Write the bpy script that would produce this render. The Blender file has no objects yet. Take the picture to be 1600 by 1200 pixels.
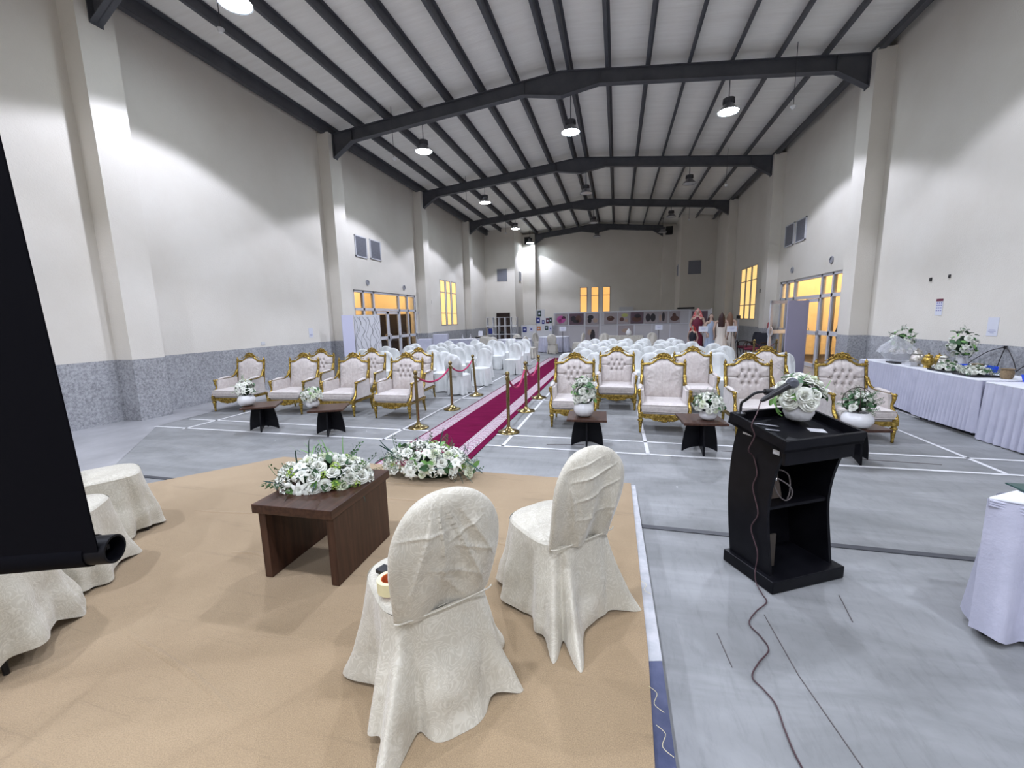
import bpy, math, random
from mathutils import Vector, Matrix, noise
PI = math.pi
sc = bpy.context.scene
col = sc.collection

# ---------------------------------------------------------------- camera
cam_d = bpy.data.cameras.new('camera'); cam = bpy.data.objects.new('camera', cam_d); col.objects.link(cam)
cam_d.sensor_fit = 'HORIZONTAL'; cam_d.sensor_width = 36.0; cam_d.lens = 649.93 / 1600 * 36.0
cam_d.clip_start = 0.05; cam_d.clip_end = 200
_r = Vector((0.97008, 0.24171, -0.02271)); _u = Vector((-0.01578, 0.15613, 0.98761)); _f = Vector((-0.24226, 0.95771, -0.15527))
cam.matrix_world = Matrix(((_r.x, _u.x, -_f.x, 0), (_r.y, _u.y, -_f.y, 0), (_r.z, _u.z, -_f.z, 1.7), (0, 0, 0, 1)))
sc.camera = cam

# ---------------------------------------------------------------- world, exposure
w = bpy.data.worlds.new('World'); sc.world = w; w.use_nodes = True
w.node_tree.nodes['Background'].inputs[0].default_value = (0.75, 0.82, 1.0, 1); w.node_tree.nodes['Background'].inputs[1].default_value = 0.25
sc.view_settings.view_transform = 'Standard'; sc.view_settings.look = 'None'
sc.view_settings.gamma = 1.0; sc.view_settings.exposure = 0.5; sc.view_settings.use_curve_mapping = False
sc.cycles.use_denoising = True
sc.cycles.max_bounces = 8; sc.cycles.diffuse_bounces = 6; sc.cycles.glossy_bounces = 3; sc.cycles.transmission_bounces = 6
sc.cycles.sample_clamp_indirect = 4.0; sc.cycles.caustics_reflective = False; sc.cycles.caustics_refractive = False
LAMP_W = 440.0                       # watts of one high-bay lamp
LAMP_COL = (0.83, 0.87, 1.04)
# the lamps that burn: x, y (the rest of the grid hangs unlit)
LIT = [(-6.18, 6.43), (-5.95, 12.94), (-5.9, 19.1), (-5.9, 25.0), (-6.02, 29.9), (-1.37, 12.94), (2.75, 12.94),
       (-1.37, 6.55), (2.75, 6.55), (-5.95, 0.3), (-1.37, 0.3), (2.75, 0.3), (-1.37, -4.5), (2.75, -4.5), (-5.95, -4.5)]
UNLIT = [(-1.37, 19.1), (2.75, 19.1), (-1.37, 25.0), (2.75, 25.0), (-1.37, 29.3), (2.75, 29.3)]

# ---------------------------------------------------------------- room numbers
XL, XR, XC = -8.79, 5.75, -1.52
YB, YE = -6.5, 30.9
RY = [-0.25 - 6.09, -0.25, 5.84, 11.93, 18.02, 24.11, 30.46]
ZD = 8.22     # roof deck underside at the ridge
def ztop(x): return 8.0 - 0.098 * abs(x - XC)
def zdeck(x): return ztop(x) + 0.22

# ---------------------------------------------------------------- materials
def nd(nt, t, **k):
    n = nt.nodes.new(t)
    for a, b in k.items(): setattr(n, a, b)
    return n
def ramp(nt, fac, stops):
    r = nd(nt, 'ShaderNodeValToRGB'); e = r.color_ramp.elements
    while len(e) < len(stops): e.new(0.5)
    for i, (p, c) in enumerate(stops):
        e[i].position = p; e[i].color = (c[0], c[1], c[2], 1) if hasattr(c, '__len__') else (c, c, c, 1)
    nt.links.new(fac, r.inputs[0]); return r.outputs[0]
def noise_tex(nt, scale, detail=4, rough=0.5, dist=0.0, stretch=(1, 1, 1), rot=(0, 0, 0), coord='Object'):
    tc = nd(nt, 'ShaderNodeTexCoord'); mp = nd(nt, 'ShaderNodeMapping'); mp.inputs['Scale'].default_value = stretch; mp.inputs['Rotation'].default_value = rot
    nt.links.new(tc.outputs[coord], mp.inputs[0]); n = nd(nt, 'ShaderNodeTexNoise')
    n.inputs['Scale'].default_value = scale; n.inputs['Detail'].default_value = detail; n.inputs['Roughness'].default_value = rough; n.inputs['Distortion'].default_value = dist
    nt.links.new(mp.outputs[0], n.inputs['Vector']); return n.outputs['Fac']
def mixc(nt, fac, a, b, blend='MIX'):
    m = nd(nt, 'ShaderNodeMix', data_type='RGBA', blend_type=blend)
    for s, v in ((0, fac), (6, a), (7, b)):
        if hasattr(v, 'is_linked') or hasattr(v, 'links'): nt.links.new(v, m.inputs[s])
        else: m.inputs[s].default_value = v if s == 0 else (v[0], v[1], v[2], 1)
    return m.outputs[2]
def mat(name, c, rough=0.6, metal=0.0, c2=None, scale=8.0, detail=4, lo=0.35, hi=0.65, stretch=(1, 1, 1), bump=0.0, bscale=60.0, bdetail=3, emit=None, emit_s=0.0, spec=0.5, trans=0.0, sheen=0.0, alpha=1.0, ior=1.45, bdist=0.02):
    m = bpy.data.materials.new(name); m.use_nodes = True; nt = m.node_tree; b = nt.nodes['Principled BSDF']
    b.inputs['Base Color'].default_value = (c[0], c[1], c[2], 1); b.inputs['Roughness'].default_value = rough; b.inputs['Metallic'].default_value = metal
    b.inputs['Specular IOR Level'].default_value = spec; b.inputs['Transmission Weight'].default_value = trans; b.inputs['Alpha'].default_value = alpha; b.inputs['IOR'].default_value = ior
    b.inputs['Sheen Weight'].default_value = sheen
    if c2 is not None:
        nt.links.new(ramp(nt, noise_tex(nt, scale, detail, 0.6, 0.0, stretch), [(lo, c), (hi, c2)]), b.inputs['Base Color'])
    if bump:
        bp = nd(nt, 'ShaderNodeBump'); bp.inputs['Strength'].default_value = bump; bp.inputs['Distance'].default_value = bdist
        nt.links.new(noise_tex(nt, bscale, bdetail, 0.6, 0.0, stretch), bp.inputs['Height']); nt.links.new(bp.outputs[0], b.inputs['Normal'])
    if emit:
        b.inputs['Emission Color'].default_value = (emit[0], emit[1], emit[2], 1); b.inputs['Emission Strength'].default_value = emit_s
    return m

M = {}
M['plaster'] = mat('wall_plaster', (0.665, 0.625, 0.56), 0.75, c2=(0.71, 0.675, 0.615), scale=0.7, detail=6, bump=0.25, bscale=45)
M['deck'] = mat('roof_deck', (0.82, 0.80, 0.75), 0.7, c2=(0.88, 0.865, 0.82), scale=3.0, detail=5, stretch=(0.25, 3.0, 1), bump=0.3, bscale=14)
M['steel'] = mat('grey_painted_steel', (0.065, 0.068, 0.078), 0.5, c2=(0.085, 0.088, 0.10), scale=3)
def granite():
    m = mat('speckled_granite', (0.3, 0.3, 0.31), 0.45); nt = m.node_tree; b = nt.nodes['Principled BSDF']
    f = ramp(nt, noise_tex(nt, 26, 5, 0.75), [(0.36, (0.22, 0.223, 0.24)), (0.5, (0.365, 0.37, 0.39)), (0.64, (0.49, 0.496, 0.52))])
    p = ramp(nt, noise_tex(nt, 0.9, 3, 0.6), [(0.35, 0.82), (0.65, 1.0)])
    nt.links.new(mixc(nt, 1.0, f, p, 'MULTIPLY'), b.inputs['Base Color']); return m
M['granite'] = granite()
def floor_mat():
    m = mat('grey_sports_floor', (0.3, 0.3, 0.3), 0.38, spec=0.4); nt = m.node_tree; b = nt.nodes['Principled BSDF']
    f = ramp(nt, noise_tex(nt, 1.6, 8, 0.62, 0.6, (0.45, 1.6, 1), (0, 0, 0.5)), [(0.3, (0.155, 0.16, 0.16)), (0.5, (0.215, 0.22, 0.222)), (0.7, (0.28, 0.285, 0.29))])
    s = ramp(nt, noise_tex(nt, 9, 8, 0.75, 0.3, (2.2, 0.5, 1), (0, 0, 0.35)), [(0.3, 0.8), (0.5, 1.0)])
    c = mixc(nt, 0.8, f, s, 'MULTIPLY')
    d = ramp(nt, noise_tex(nt, 5.0, 9, 0.8, 1.2, (0.6, 2.4, 1), (0, 0, -0.6)), [(0.27, (0.09, 0.085, 0.08)), (0.31, (1, 1, 1))])
    c = mixc(nt, 0.75, c, d, 'MULTIPLY')
    v = nd(nt, 'ShaderNodeTexVoronoi'); v.inputs['Scale'].default_value = 2.2
    tc = nd(nt, 'ShaderNodeTexCoord'); nt.links.new(tc.outputs['Object'], v.inputs['Vector'])
    c = mixc(nt, ramp(nt, v.outputs['Distance'], [(0.018, 1.0), (0.022, 0.0)]), c, (0.75, 0.75, 0.78))
    nt.links.new(c, b.inputs['Base Color'])
    nt.links.new(ramp(nt, noise_tex(nt, 3, 6), [(0.3, 0.42), (0.7, 0.6)]), b.inputs['Roughness'])
    return m
M['floor'] = floor_mat()
M['terrazzo'] = mat('pale_terrazzo', (0.26, 0.26, 0.27), 0.4, c2=(0.36, 0.36, 0.375), scale=1.4, detail=8, stretch=(1, 0.7, 1))
M['white_line'] = mat('white_line_paint', (0.62, 0.62, 0.63), 0.5, c2=(0.48, 0.48, 0.49), scale=7, lo=0.5, hi=0.75)
M['black_line'] = mat('dark_grey_tape', (0.045, 0.047, 0.055), 0.5)
def stage_carpet():
    m = mat('tan_felt_carpet', (0.4, 0.3, 0.17), 0.95, sheen=0.2); nt = m.node_tree; b = nt.nodes['Principled BSDF']
    f = ramp(nt, noise_tex(nt, 1.1, 6, 0.6, 0.4), [(0.3, (0.285, 0.20, 0.112)), (0.7, (0.37, 0.27, 0.16))])
    g = ramp(nt, noise_tex(nt, 220, 2, 0.7), [(0.3, 0.72), (0.7, 1.08)])
    h = ramp(nt, noise_tex(nt, 3.0, 6, 0.7, 0.5, (0.3, 3.5, 1), (0, 0, 0.12)), [(0.33, 0.82), (0.42, 1.0)])
    nt.links.new(mixc(nt, 1.0, mixc(nt, 1.0, f, g, 'MULTIPLY'), h, 'MULTIPLY'), b.inputs['Base Color'])
    bp = nd(nt, 'ShaderNodeBump'); bp.inputs['Strength'].default_value = 0.5; bp.inputs['Distance'].default_value = 0.004
    nt.links.new(noise_tex(nt, 260, 2), bp.inputs['Height']); nt.links.new(bp.outputs[0], b.inputs['Normal']); return m
M['stage_carpet'] = stage_carpet()
M['ply_edge'] = mat('bare_stage_edge', (0.34, 0.35, 0.37), 0.7, c2=(0.46, 0.46, 0.48), scale=12)
M['blue_edge'] = mat('navy_stage_edge', (0.035, 0.045, 0.10), 0.6, c2=(0.07, 0.08, 0.15), scale=10)
def damask(name, c, c2, scale=9.0, amt=0.5, rough=(0.62, 0.36)):
    m = mat(name, c, 0.5, sheen=0.3); nt = m.node_tree; b = nt.nodes['Principled BSDF']
    nz = noise_tex(nt, scale, 1.5, 0.5, 2.2)
    mt = nd(nt, 'ShaderNodeMath', operation='PINGPONG'); mt.inputs[1].default_value = 0.055; nt.links.new(nz, mt.inputs[0])
    band = ramp(nt, mt.outputs[0], [(0.030, 0.0), (0.040, 1.0)])
    nt.links.new(mixc(nt, band, c, c2), b.inputs['Base Color'])
    nt.links.new(ramp(nt, band, [(0.0, rough[0]), (1.0, rough[1])]), b.inputs['Roughness'])
    bp = nd(nt, 'ShaderNodeBump'); bp.inputs['Strength'].default_value = amt; bp.inputs['Distance'].default_value = 0.03
    tc = nd(nt, 'ShaderNodeTexCoord'); n2 = nd(nt, 'ShaderNodeTexNoise', noise_type='RIDGED_MULTIFRACTAL'); n2.inputs['Scale'].default_value = 3.2; n2.inputs['Detail'].default_value = 2.5; n2.inputs['Distortion'].default_value = 0.5
    nt.links.new(tc.outputs['Object'], n2.inputs['Vector'])
    ad = nd(nt, 'ShaderNodeMath', operation='MULTIPLY_ADD'); ad.inputs[1].default_value = 0.5; nt.links.new(noise_tex(nt, 9, 5, 0.6, 0.3, (1, 1, 0.5)), ad.inputs[0]); nt.links.new(n2.outputs['Fac'], ad.inputs[2])
    nt.links.new(ad.outputs[0], bp.inputs['Height']); nt.links.new(bp.outputs[0], b.inputs['Normal'])
    return m
M['damask'] = damask('ivory_damask_cloth', (0.50, 0.468, 0.385), (0.575, 0.545, 0.46), 10.0, 1.0)
M['satin'] = mat('white_satin_cover', (0.66, 0.675, 0.67), 0.42, c2=(0.60, 0.615, 0.61), scale=5, bump=0.9, bscale=7, bdetail=4, stretch=(1, 1, 0.4), sheen=0.3)
M['cream_cover'] = mat('cream_cover_cloth', (0.56, 0.53, 0.47), 0.55, c2=(0.48, 0.45, 0.40), scale=5, bump=0.35, bscale=9, stretch=(1, 1, 0.4))
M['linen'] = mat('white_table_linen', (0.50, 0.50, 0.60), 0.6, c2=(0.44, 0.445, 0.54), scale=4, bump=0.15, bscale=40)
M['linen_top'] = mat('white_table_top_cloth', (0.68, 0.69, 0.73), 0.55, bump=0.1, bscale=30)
M['gold'] = mat('polished_gold_leaf', (0.56, 0.40, 0.11), 0.25, metal=1.0, c2=(0.22, 0.14, 0.03), scale=30, detail=3, bump=0.4, bscale=60)  # dark second tone paints in recess shade and reflection contrast
M['brass'] = mat('brass', (0.30, 0.23, 0.10), 0.2, metal=1.0)
M['upholstery'] = mat('cream_brocade', (0.50, 0.45, 0.43), 0.6, c2=(0.56, 0.515, 0.49), scale=22, lo=0.45, hi=0.55, bump=0.25, bscale=14, sheen=0.4)
M['walnut'] = mat('dark_walnut_veneer', (0.070, 0.032, 0.020), 0.34, c2=(0.034, 0.015, 0.010), scale=7, detail=6, stretch=(6, 0.35, 6), spec=0.4)
M['walnut_v'] = mat('dark_walnut_side', (0.070, 0.032, 0.020), 0.36, c2=(0.034, 0.015, 0.010), scale=7, detail=6, stretch=(5, 5, 0.35), spec=0.4)
M['black_wood'] = mat('black_painted_wood', (0.0035, 0.0035, 0.005), 0.38, c2=(0.006, 0.006, 0.008), scale=10, spec=0.16)
M['black_cloth'] = mat('black_screen_fabric', (0.003, 0.003, 0.005), 0.85, spec=0.1)
M['black_plastic'] = mat('black_plastic', (0.012, 0.012, 0.014), 0.4)
M['black_metal'] = mat('black_metal', (0.02, 0.02, 0.022), 0.35, metal=0.6)
M['mic_mesh'] = mat('grey_mic_grille', (0.16, 0.17, 0.20), 0.4, metal=0.7, bump=0.8, bscale=500)
M['tube_black'] = mat('matt_black_tube', (0.004, 0.004, 0.006), 0.5, spec=0.2)
M['moss'] = mat('dark_moss', (0.012, 0.03, 0.014), 0.9)
M['ceramic'] = mat('white_ceramic', (0.66, 0.66, 0.67), 0.25)
M['petal'] = mat('white_petal', (0.72, 0.73, 0.68), 0.6, c2=(0.78, 0.80, 0.70), scale=12, sheen=0.2)
M['petal_g'] = mat('greenish_white_petal', (0.66, 0.72, 0.52), 0.6, c2=(0.80, 0.82, 0.70), scale=12)
M['lime'] = mat('lime_green_bloom', (0.30, 0.46, 0.06), 0.6, c2=(0.42, 0.58, 0.12), scale=30)
M['leaf'] = mat('dark_green_leaf', (0.03, 0.085, 0.035), 0.5, c2=(0.06, 0.15, 0.05), scale=15)
M['leaf_l'] = mat('fresh_green_leaf', (0.12, 0.27, 0.07), 0.5, c2=(0.18, 0.36, 0.10), scale=15)
M['blade'] = mat('blue_green_grass_blade', (0.02, 0.06, 0.05), 0.45)
M['chrome'] = mat('chrome', (0.75, 0.76, 0.78), 0.12, metal=1.0)
M['silver'] = mat('embossed_silver', (0.72, 0.70, 0.66), 0.22, metal=1.0, c2=(0.50, 0.48, 0.44), scale=40, bump=0.6, bscale=70)
M['white_alu'] = mat('white_aluminium', (0.55, 0.55, 0.59), 0.4)
M['grey_alu'] = mat('grey_aluminium', (0.30, 0.30, 0.33), 0.45)
M['grille'] = mat('dusty_grille_metal', (0.23, 0.235, 0.27), 0.6)
M['dark'] = mat('dark_void', (0.010, 0.009, 0.009), 0.7)
M['brown_door'] = mat('dark_brown_door', (0.028, 0.014, 0.011), 0.5)
M['rope'] = mat('crimson_rope', (0.42, 0.02, 0.10), 0.7, bump=0.5, bscale=120)
M['carpet_red'] = mat('burgundy_carpet', (0.095, 0.0035, 0.028), 1.0, c2=(0.135, 0.006, 0.042), scale=5, stretch=(0.5, 3, 1), spec=0.05)
M['paper'] = mat('white_paper', (0.62, 0.63, 0.70), 0.7)
M['blue_plastic'] = mat('bright_blue_plastic', (0.01, 0.05, 0.65), 0.35, c2=(0.02, 0.10, 0.80), scale=30)
M['burlap'] = mat('burlap', (0.30, 0.22, 0.13), 0.9, c2=(0.22, 0.155, 0.09), scale=60, bump=0.6, bscale=150)
M['cord'] = mat('black_cord', (0.02, 0.014, 0.016), 0.5)
M['red_cord'] = mat('dark_red_cord', (0.06, 0.03, 0.035), 0.5)
M['red'] = mat('red_enamel', (0.32, 0.015, 0.02), 0.35)
M['glass'] = mat('clear_glass', (0.9, 0.93, 0.95), 0.02, trans=1.0, ior=1.15)
M['crystal'] = mat('crystal', (0.75, 0.76, 0.80), 0.08, alpha=0.34, spec=1.0, bump=0.8, bscale=30, bdist=0.03)
M['amber'] = mat('amber_glow_pane', (0.6, 0.4, 0.15), 0.4, emit=(1.0, 0.66, 0.24), emit_s=0.72)  # warm light behind the windows, put into the pane as emission
M['amber2'] = mat('orange_glow_pane', (0.6, 0.35, 0.12), 0.4, emit=(1.0, 0.50, 0.14), emit_s=0.68)
M['lamp_on'] = mat('lit_lamp_glass', (0.8, 0.9, 1), 0.3, emit=(0.78, 0.90, 1.0), emit_s=60.0)
M['lamp_off'] = mat('unlit_lamp_glass', (0.55, 0.56, 0.58), 0.25)
M['lamp_bell'] = mat('spun_aluminium', (0.30, 0.30, 0.32), 0.3, metal=0.7)
M['lamp_body'] = mat('grey_lamp_body', (0.06, 0.06, 0.068), 0.5)
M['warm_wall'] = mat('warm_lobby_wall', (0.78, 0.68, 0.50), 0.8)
M['lobby_black'] = mat('added_lobby_dark', (0.012, 0.007, 0.005), 0.7)
M['skin'] = mat('skin', (0.55, 0.34, 0.25), 0.55)
M['pale_skin'] = mat('mannequin_skin', (0.42, 0.29, 0.23), 0.5)
M['hair'] = mat('dark_brown_hair', (0.030, 0.010, 0.010), 0.5, bump=0.6, bscale=90, stretch=(1, 1, 0.15))
M['hair_l'] = mat('light_brown_hair', (0.17, 0.09, 0.055), 0.5, bump=0.6, bscale=90, stretch=(1, 1, 0.15))
M['cloth_black'] = mat('black_garment', (0.012, 0.012, 0.02), 0.8)
M['cloth_blue'] = mat('powder_blue_garment', (0.34, 0.40, 0.52), 0.6)
M['cloth_cream'] = mat('cream_garment', (0.62, 0.56, 0.50), 0.6)
M['cloth_red'] = mat('red_patterned_garment', (0.50, 0.04, 0.05), 0.7, c2=(0.70, 0.55, 0.50), scale=25, lo=0.5, hi=0.6)
M['cloth_maroon'] = mat('maroon_garment', (0.12, 0.01, 0.03), 0.7)
M['partition'] = mat('grey_white_partition', (0.44, 0.42, 0.44), 0.6)
M['lavender'] = mat('lavender_fabric', (0.32, 0.30, 0.40), 0.8)
M['tag_white'] = mat('white_label', (0.58, 0.58, 0.60), 0.5)
M['green_folder'] = mat('dark_green_folder', (0.02, 0.06, 0.055), 0.35)
M['cardboard'] = mat('brown_bag_paper', (0.11, 0.085, 0.07), 0.7)
M['tape_y'] = mat('yellow_tape_roll', (0.72, 0.66, 0.40), 0.4)

# ---------------------------------------------------------------- mesh builder
class MB:
    def __init__(s): s.v = []; s.f = []; s.mi = []; s.cur = 0
    def add(s, vs, fs, mx=None):
        o = len(s.v)
        s.v += [(mx @ Vector(p)) if mx is not None else Vector(p) for p in vs]
        s.f += [tuple(i + o for i in f) for f in fs]; s.mi += [s.cur] * len(fs); return s
    def box(s, c, d, rz=0, mx=None):
        x, y, z = d[0] / 2, d[1] / 2, d[2] / 2
        vs = [(sx * x, sy * y, sz * z) for sx in (-1, 1) for sy in (-1, 1) for sz in (-1, 1)]
        m = Matrix.Translation(c) @ Matrix.Rotation(rz, 4, 'Z')
        if mx is not None: m = mx @ m
        return s.add(vs, [(0, 1, 3, 2), (4, 6, 7, 5), (0, 4, 5, 1), (2, 3, 7, 6), (0, 2, 6, 4), (1, 5, 7, 3)], m)
    def bb(s, x0, x1, y0, y1, z0, z1): return s.box(((x0 + x1) / 2, (y0 + y1) / 2, (z0 + z1) / 2), (abs(x1 - x0), abs(y1 - y0), abs(z1 - z0)))
    def tube(s, pts, r, n=8, caps=True, closed=False):
        pts = [Vector(p) for p in pts]; k = len(pts); rs = r if hasattr(r, '__len__') else [r] * k
        vs = []; t0 = None; up = None
        for i, p in enumerate(pts):
            if closed: t = (pts[(i + 1) % k] - pts[i - 1])
            else: t = (pts[min(i + 1, k - 1)] - pts[max(i - 1, 0)])
            t = t.normalized() if t.length > 1e-9 else Vector((0, 0, 1))
            if up is None: up = Vector((0, 0, 1)) if abs(t.z) < 0.9 else Vector((1, 0, 0))
            a = (up - t * up.dot(t))
            a = a.normalized() if a.length > 1e-6 else t.orthogonal().normalized()
            b = t.cross(a); up = a
            for j in range(n):
                g = 2 * PI * j / n; rr = rs[i]; rx, ry = rr if hasattr(rr, '__len__') else (rr, rr)
                vs.append(p + a * math.cos(g) * rx + b * math.sin(g) * ry)
        fs = []
        for i in range(k if closed else k - 1):
            for j in range(n):
                a0 = i * n + j; a1 = i * n + (j + 1) % n; b0 = ((i + 1) % k) * n + j; b1 = ((i + 1) % k) * n + (j + 1) % n
                fs.append((a0, a1, b1, b0))
        if caps and not closed: fs += [tuple(range(n - 1, -1, -1)), tuple(range((k - 1) * n, k * n))]
        return s.add(vs, fs)
    def lathe(s, prof, n=20, c=(0, 0, 0), mx=None, caps=True):
        vs = [(c[0] + r * math.cos(2 * PI * j / n), c[1] + r * math.sin(2 * PI * j / n), c[2] + z) for r, z in prof for j in range(n)]
        fs = [(i * n + j, i * n + (j + 1) % n, (i + 1) * n + (j + 1) % n, (i + 1) * n + j) for i in range(len(prof) - 1) for j in range(n)]
        if caps:
            if prof[0][0] > 1e-5: fs.append(tuple(range(n - 1, -1, -1)))
            if prof[-1][0] > 1e-5: fs.append(tuple(range((len(prof) - 1) * n, len(prof) * n)))
        return s.add(vs, fs, mx)
    def cyl(s, c, r, h, n=16, mx=None): return s.lathe([(r, 0), (r, h)], n, c, mx)
    def grid(s, nu, nv, fn, wrap=False):
        vs = [fn(i / (nu if wrap else nu - 1), j / (nv - 1)) for j in range(nv) for i in range(nu)]
        fs = []
        for j in range(nv - 1):
            for i in range(nu if wrap else nu - 1):
                a = j * nu + i; b = j * nu + (i + 1) % nu; fs.append((a, b, b + nu, a + nu))
        return s.add(vs, fs)
    def prism(s, poly, t, mx=None):
        n = len(poly); vs = [(p[0], p[1], -t / 2) for p in poly] + [(p[0], p[1], t / 2) for p in poly]
        fs = [tuple(range(n - 1, -1, -1)), tuple(range(n, 2 * n))] + [(i, (i + 1) % n, (i + 1) % n + n, i + n) for i in range(n)]
        return s.add(vs, fs, mx)
    def sphere(s, c, r, n=12, m=8, sc3=(1, 1, 1)):
        vs = [(c[0] + r * sc3[0] * math.sin(PI * j / m) * math.cos(2 * PI * i / n), c[1] + r * sc3[1] * math.sin(PI * j / m) * math.sin(2 * PI * i / n), c[2] - r * sc3[2] * math.cos(PI * j / m)) for j in range(m + 1) for i in range(n)]
        fs = [(j * n + i, j * n + (i + 1) % n, (j + 1) * n + (i + 1) % n, (j + 1) * n + i) for j in range(m) for i in range(n)]
        return s.add(vs, fs)
    def mesh(s, name, m, smooth=False):
        me = bpy.data.meshes.new(name); me.from_pydata([tuple(p) for p in s.v], [], s.f)
        for x in (m if isinstance(m, (list, tuple)) else [m]): me.materials.append(M[x] if isinstance(x, str) else x)
        if any(s.mi): me.polygons.foreach_set('material_index', s.mi)
        import bmesh
        b = bmesh.new(); b.from_mesh(me); bmesh.ops.remove_doubles(b, verts=b.verts, dist=1e-5); bmesh.ops.recalc_face_normals(b, faces=b.faces); b.to_mesh(me); b.free()
        if smooth:
            me.polygons.foreach_set('use_smooth', [True] * len(me.polygons))
            me.set_sharp_from_angle(angle=math.radians(50 if smooth is True else smooth))
        return me
def obj(name, mb, m=None, parent=None, smooth=False, bevel=0.0, subd=0, loc=None, rot=None):
    me = mb.mesh(name, m, smooth) if isinstance(mb, MB) else mb
    o = bpy.data.objects.new(name, me); col.objects.link(o)
    if parent is not None: o.parent = parent
    if loc is not None: o.location = loc
    if rot is not None: o.rotation_euler = rot
    if bevel:
        b = o.modifiers.new('bevel', 'BEVEL'); b.width = bevel; b.segments = 2; b.limit_method = 'ANGLE'
    if subd:
        b = o.modifiers.new('sub', 'SUBSURF'); b.levels = subd; b.render_levels = subd
    return o
def tag(o, label=None, cat=None, group=None, kind=None):
    if label: o['label'] = label
    if cat: o['category'] = cat
    if group: o['group'] = group
    if kind: o['kind'] = kind
    return o
def thing(name, label, cat, loc=(0, 0, 0), rz=0.0, group=None):
    o = bpy.data.objects.new(name, None); col.objects.link(o); o.location = loc; o.rotation_euler = (0, 0, rz); o.empty_display_size = 0.1
    return tag(o, label, cat, group)
def struct(name, mb, m, parent=None, **k):
    o = obj(name, mb, m, parent, **k)
    if parent is None: o['kind'] = 'structure'
    return o
def dup(root, loc, rz, label=None, group=None, parent=None):
    def cp(o, par):
        c = o.copy(); col.objects.link(c); c.parent = par
        for ch in kids.get(o.name, []): cp(ch, c)
        return c
    kids = {}
    for q in root.children_recursive: kids.setdefault(q.parent.name, []).append(q)
    r = cp(root, parent); r.location = loc; r.rotation_euler = (0, 0, rz)
    if label: r['label'] = label
    if group: r['group'] = group
    return r
def nz(p, s=1.0): return noise.noise(Vector(p) * s)
def smooth_path(pts, n=6, closed=False):
    P = [Vector(p) for p in pts]; out = []; k = len(P)
    rng = range(k) if closed else range(k - 1)
    for i in rng:
        p0 = P[i - 1] if (i > 0 or closed) else P[0]; p1 = P[i]; p2 = P[(i + 1) % k]; p3 = P[(i + 2) % k] if (i + 2 < k or closed) else P[-1]
        for t in [q / n for q in range(n)]:
            out.append(0.5 * ((2 * p1) + (p2 - p0) * t + (2 * p0 - 5 * p1 + 4 * p2 - p3) * t * t + (3 * p1 - p0 - 3 * p2 + p3) * t ** 3))
    if not closed: out.append(P[-1])
    return out
# ================================================================ SHELL
# side walls with pilasters; the openings are left out of the wall mesh
def wall_panels(x, sgn, y0, y1, z0, z1, holes, t=0.3):
    """wall slab whose hall face is at x; holes = (y0, y1, z0, z1)"""
    b = MB(); ys = sorted({y0, y1, *[h[0] for h in holes], *[h[1] for h in holes]}); zs = sorted({z0, z1, *[h[2] for h in holes], *[h[3] for h in holes]})
    for a, c in zip(ys, ys[1:]):
        for d, e in zip(zs, zs[1:]):
            if any(h[0] <= (a + c) / 2 <= h[1] and h[2] <= (d + e) / 2 <= h[3] for h in holes): continue
            if a < y0 or c > y1 or d < z0 or e > z1: continue
            b.bb(x, x + sgn * t, a, c, d, e)
    return b
ZW = 1.124
DOORL = (12.85, 17.45, 0.0, 2.82); DOORR = (13.0, 17.45, 0.0, 2.78)
WINL = [(20.20, 20.84, 1.43, 3.76), (21.00, 21.58, 1.43, 3.76), (21.75, 22.42, 1.43, 3.76)]
WINR = [(20.14, 20.86, 1.43, 3.76), (20.95, 21.70, 1.43, 3.76), (21.80, 22.54, 1.43, 3.76)]
YSL, YSR = 27.95, 28.2        # where the side blocks begin at the far end
PIL = [-6.34, -0.25, 5.84, 11.93, 18.02, 24.11]
ye = zdeck(XL)
def side(name, x, sgn, holes, yend):
    b = wall_panels(x, sgn, YB, YE + 0.3, ZW, ye + 0.02, holes)
    for y in PIL: b.bb(x - sgn * 0.375, x, y - 0.28, y + 0.28, ZW, 7.30)
    o = struct(name, b, 'plaster')
    b = wall_panels(x, sgn, YB, YE + 0.3, 0, ZW, holes)
    for y in PIL: b.bb(x - sgn * 0.375, x, y - 0.28, y + 0.28, 0, ZW)
    struct('wainscot', b, 'granite', o); return o
side('wall_left', XL, -1, [DOORL] + WINL, YSL); side('wall_right', XR, 1, [DOORR] + WINR, YSR)
# far end wall with three tall windows
WINE = [(-2.62, -2.10, 2.03, 3.80), (-1.82, -1.29, 2.03, 3.80), (-1.02, -0.49, 2.03, 3.80)]
b = MB(); xs = sorted({XL, XR, *[h[0] for h in WINE], *[h[1] for h in WINE]}); zs = [ZW, 2.03, 3.80]
for a, c in zip(xs, xs[1:]):
    for d, e in zip(zs, zs[1:]):
        if any(h[0] <= (a + c) / 2 <= h[1] and h[2] <= (d + e) / 2 <= h[3] for h in WINE): continue
        b.bb(a, c, YE, YE + 0.3, d, e)
b.add([(XL, YE, 3.8), (XR, YE, 3.8), (XR, YE, zdeck(XR) + .02), (XC, YE, zdeck(XC) + .02), (XL, YE, zdeck(XL) + .02)], [(0, 1, 2, 3, 4)])
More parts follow.
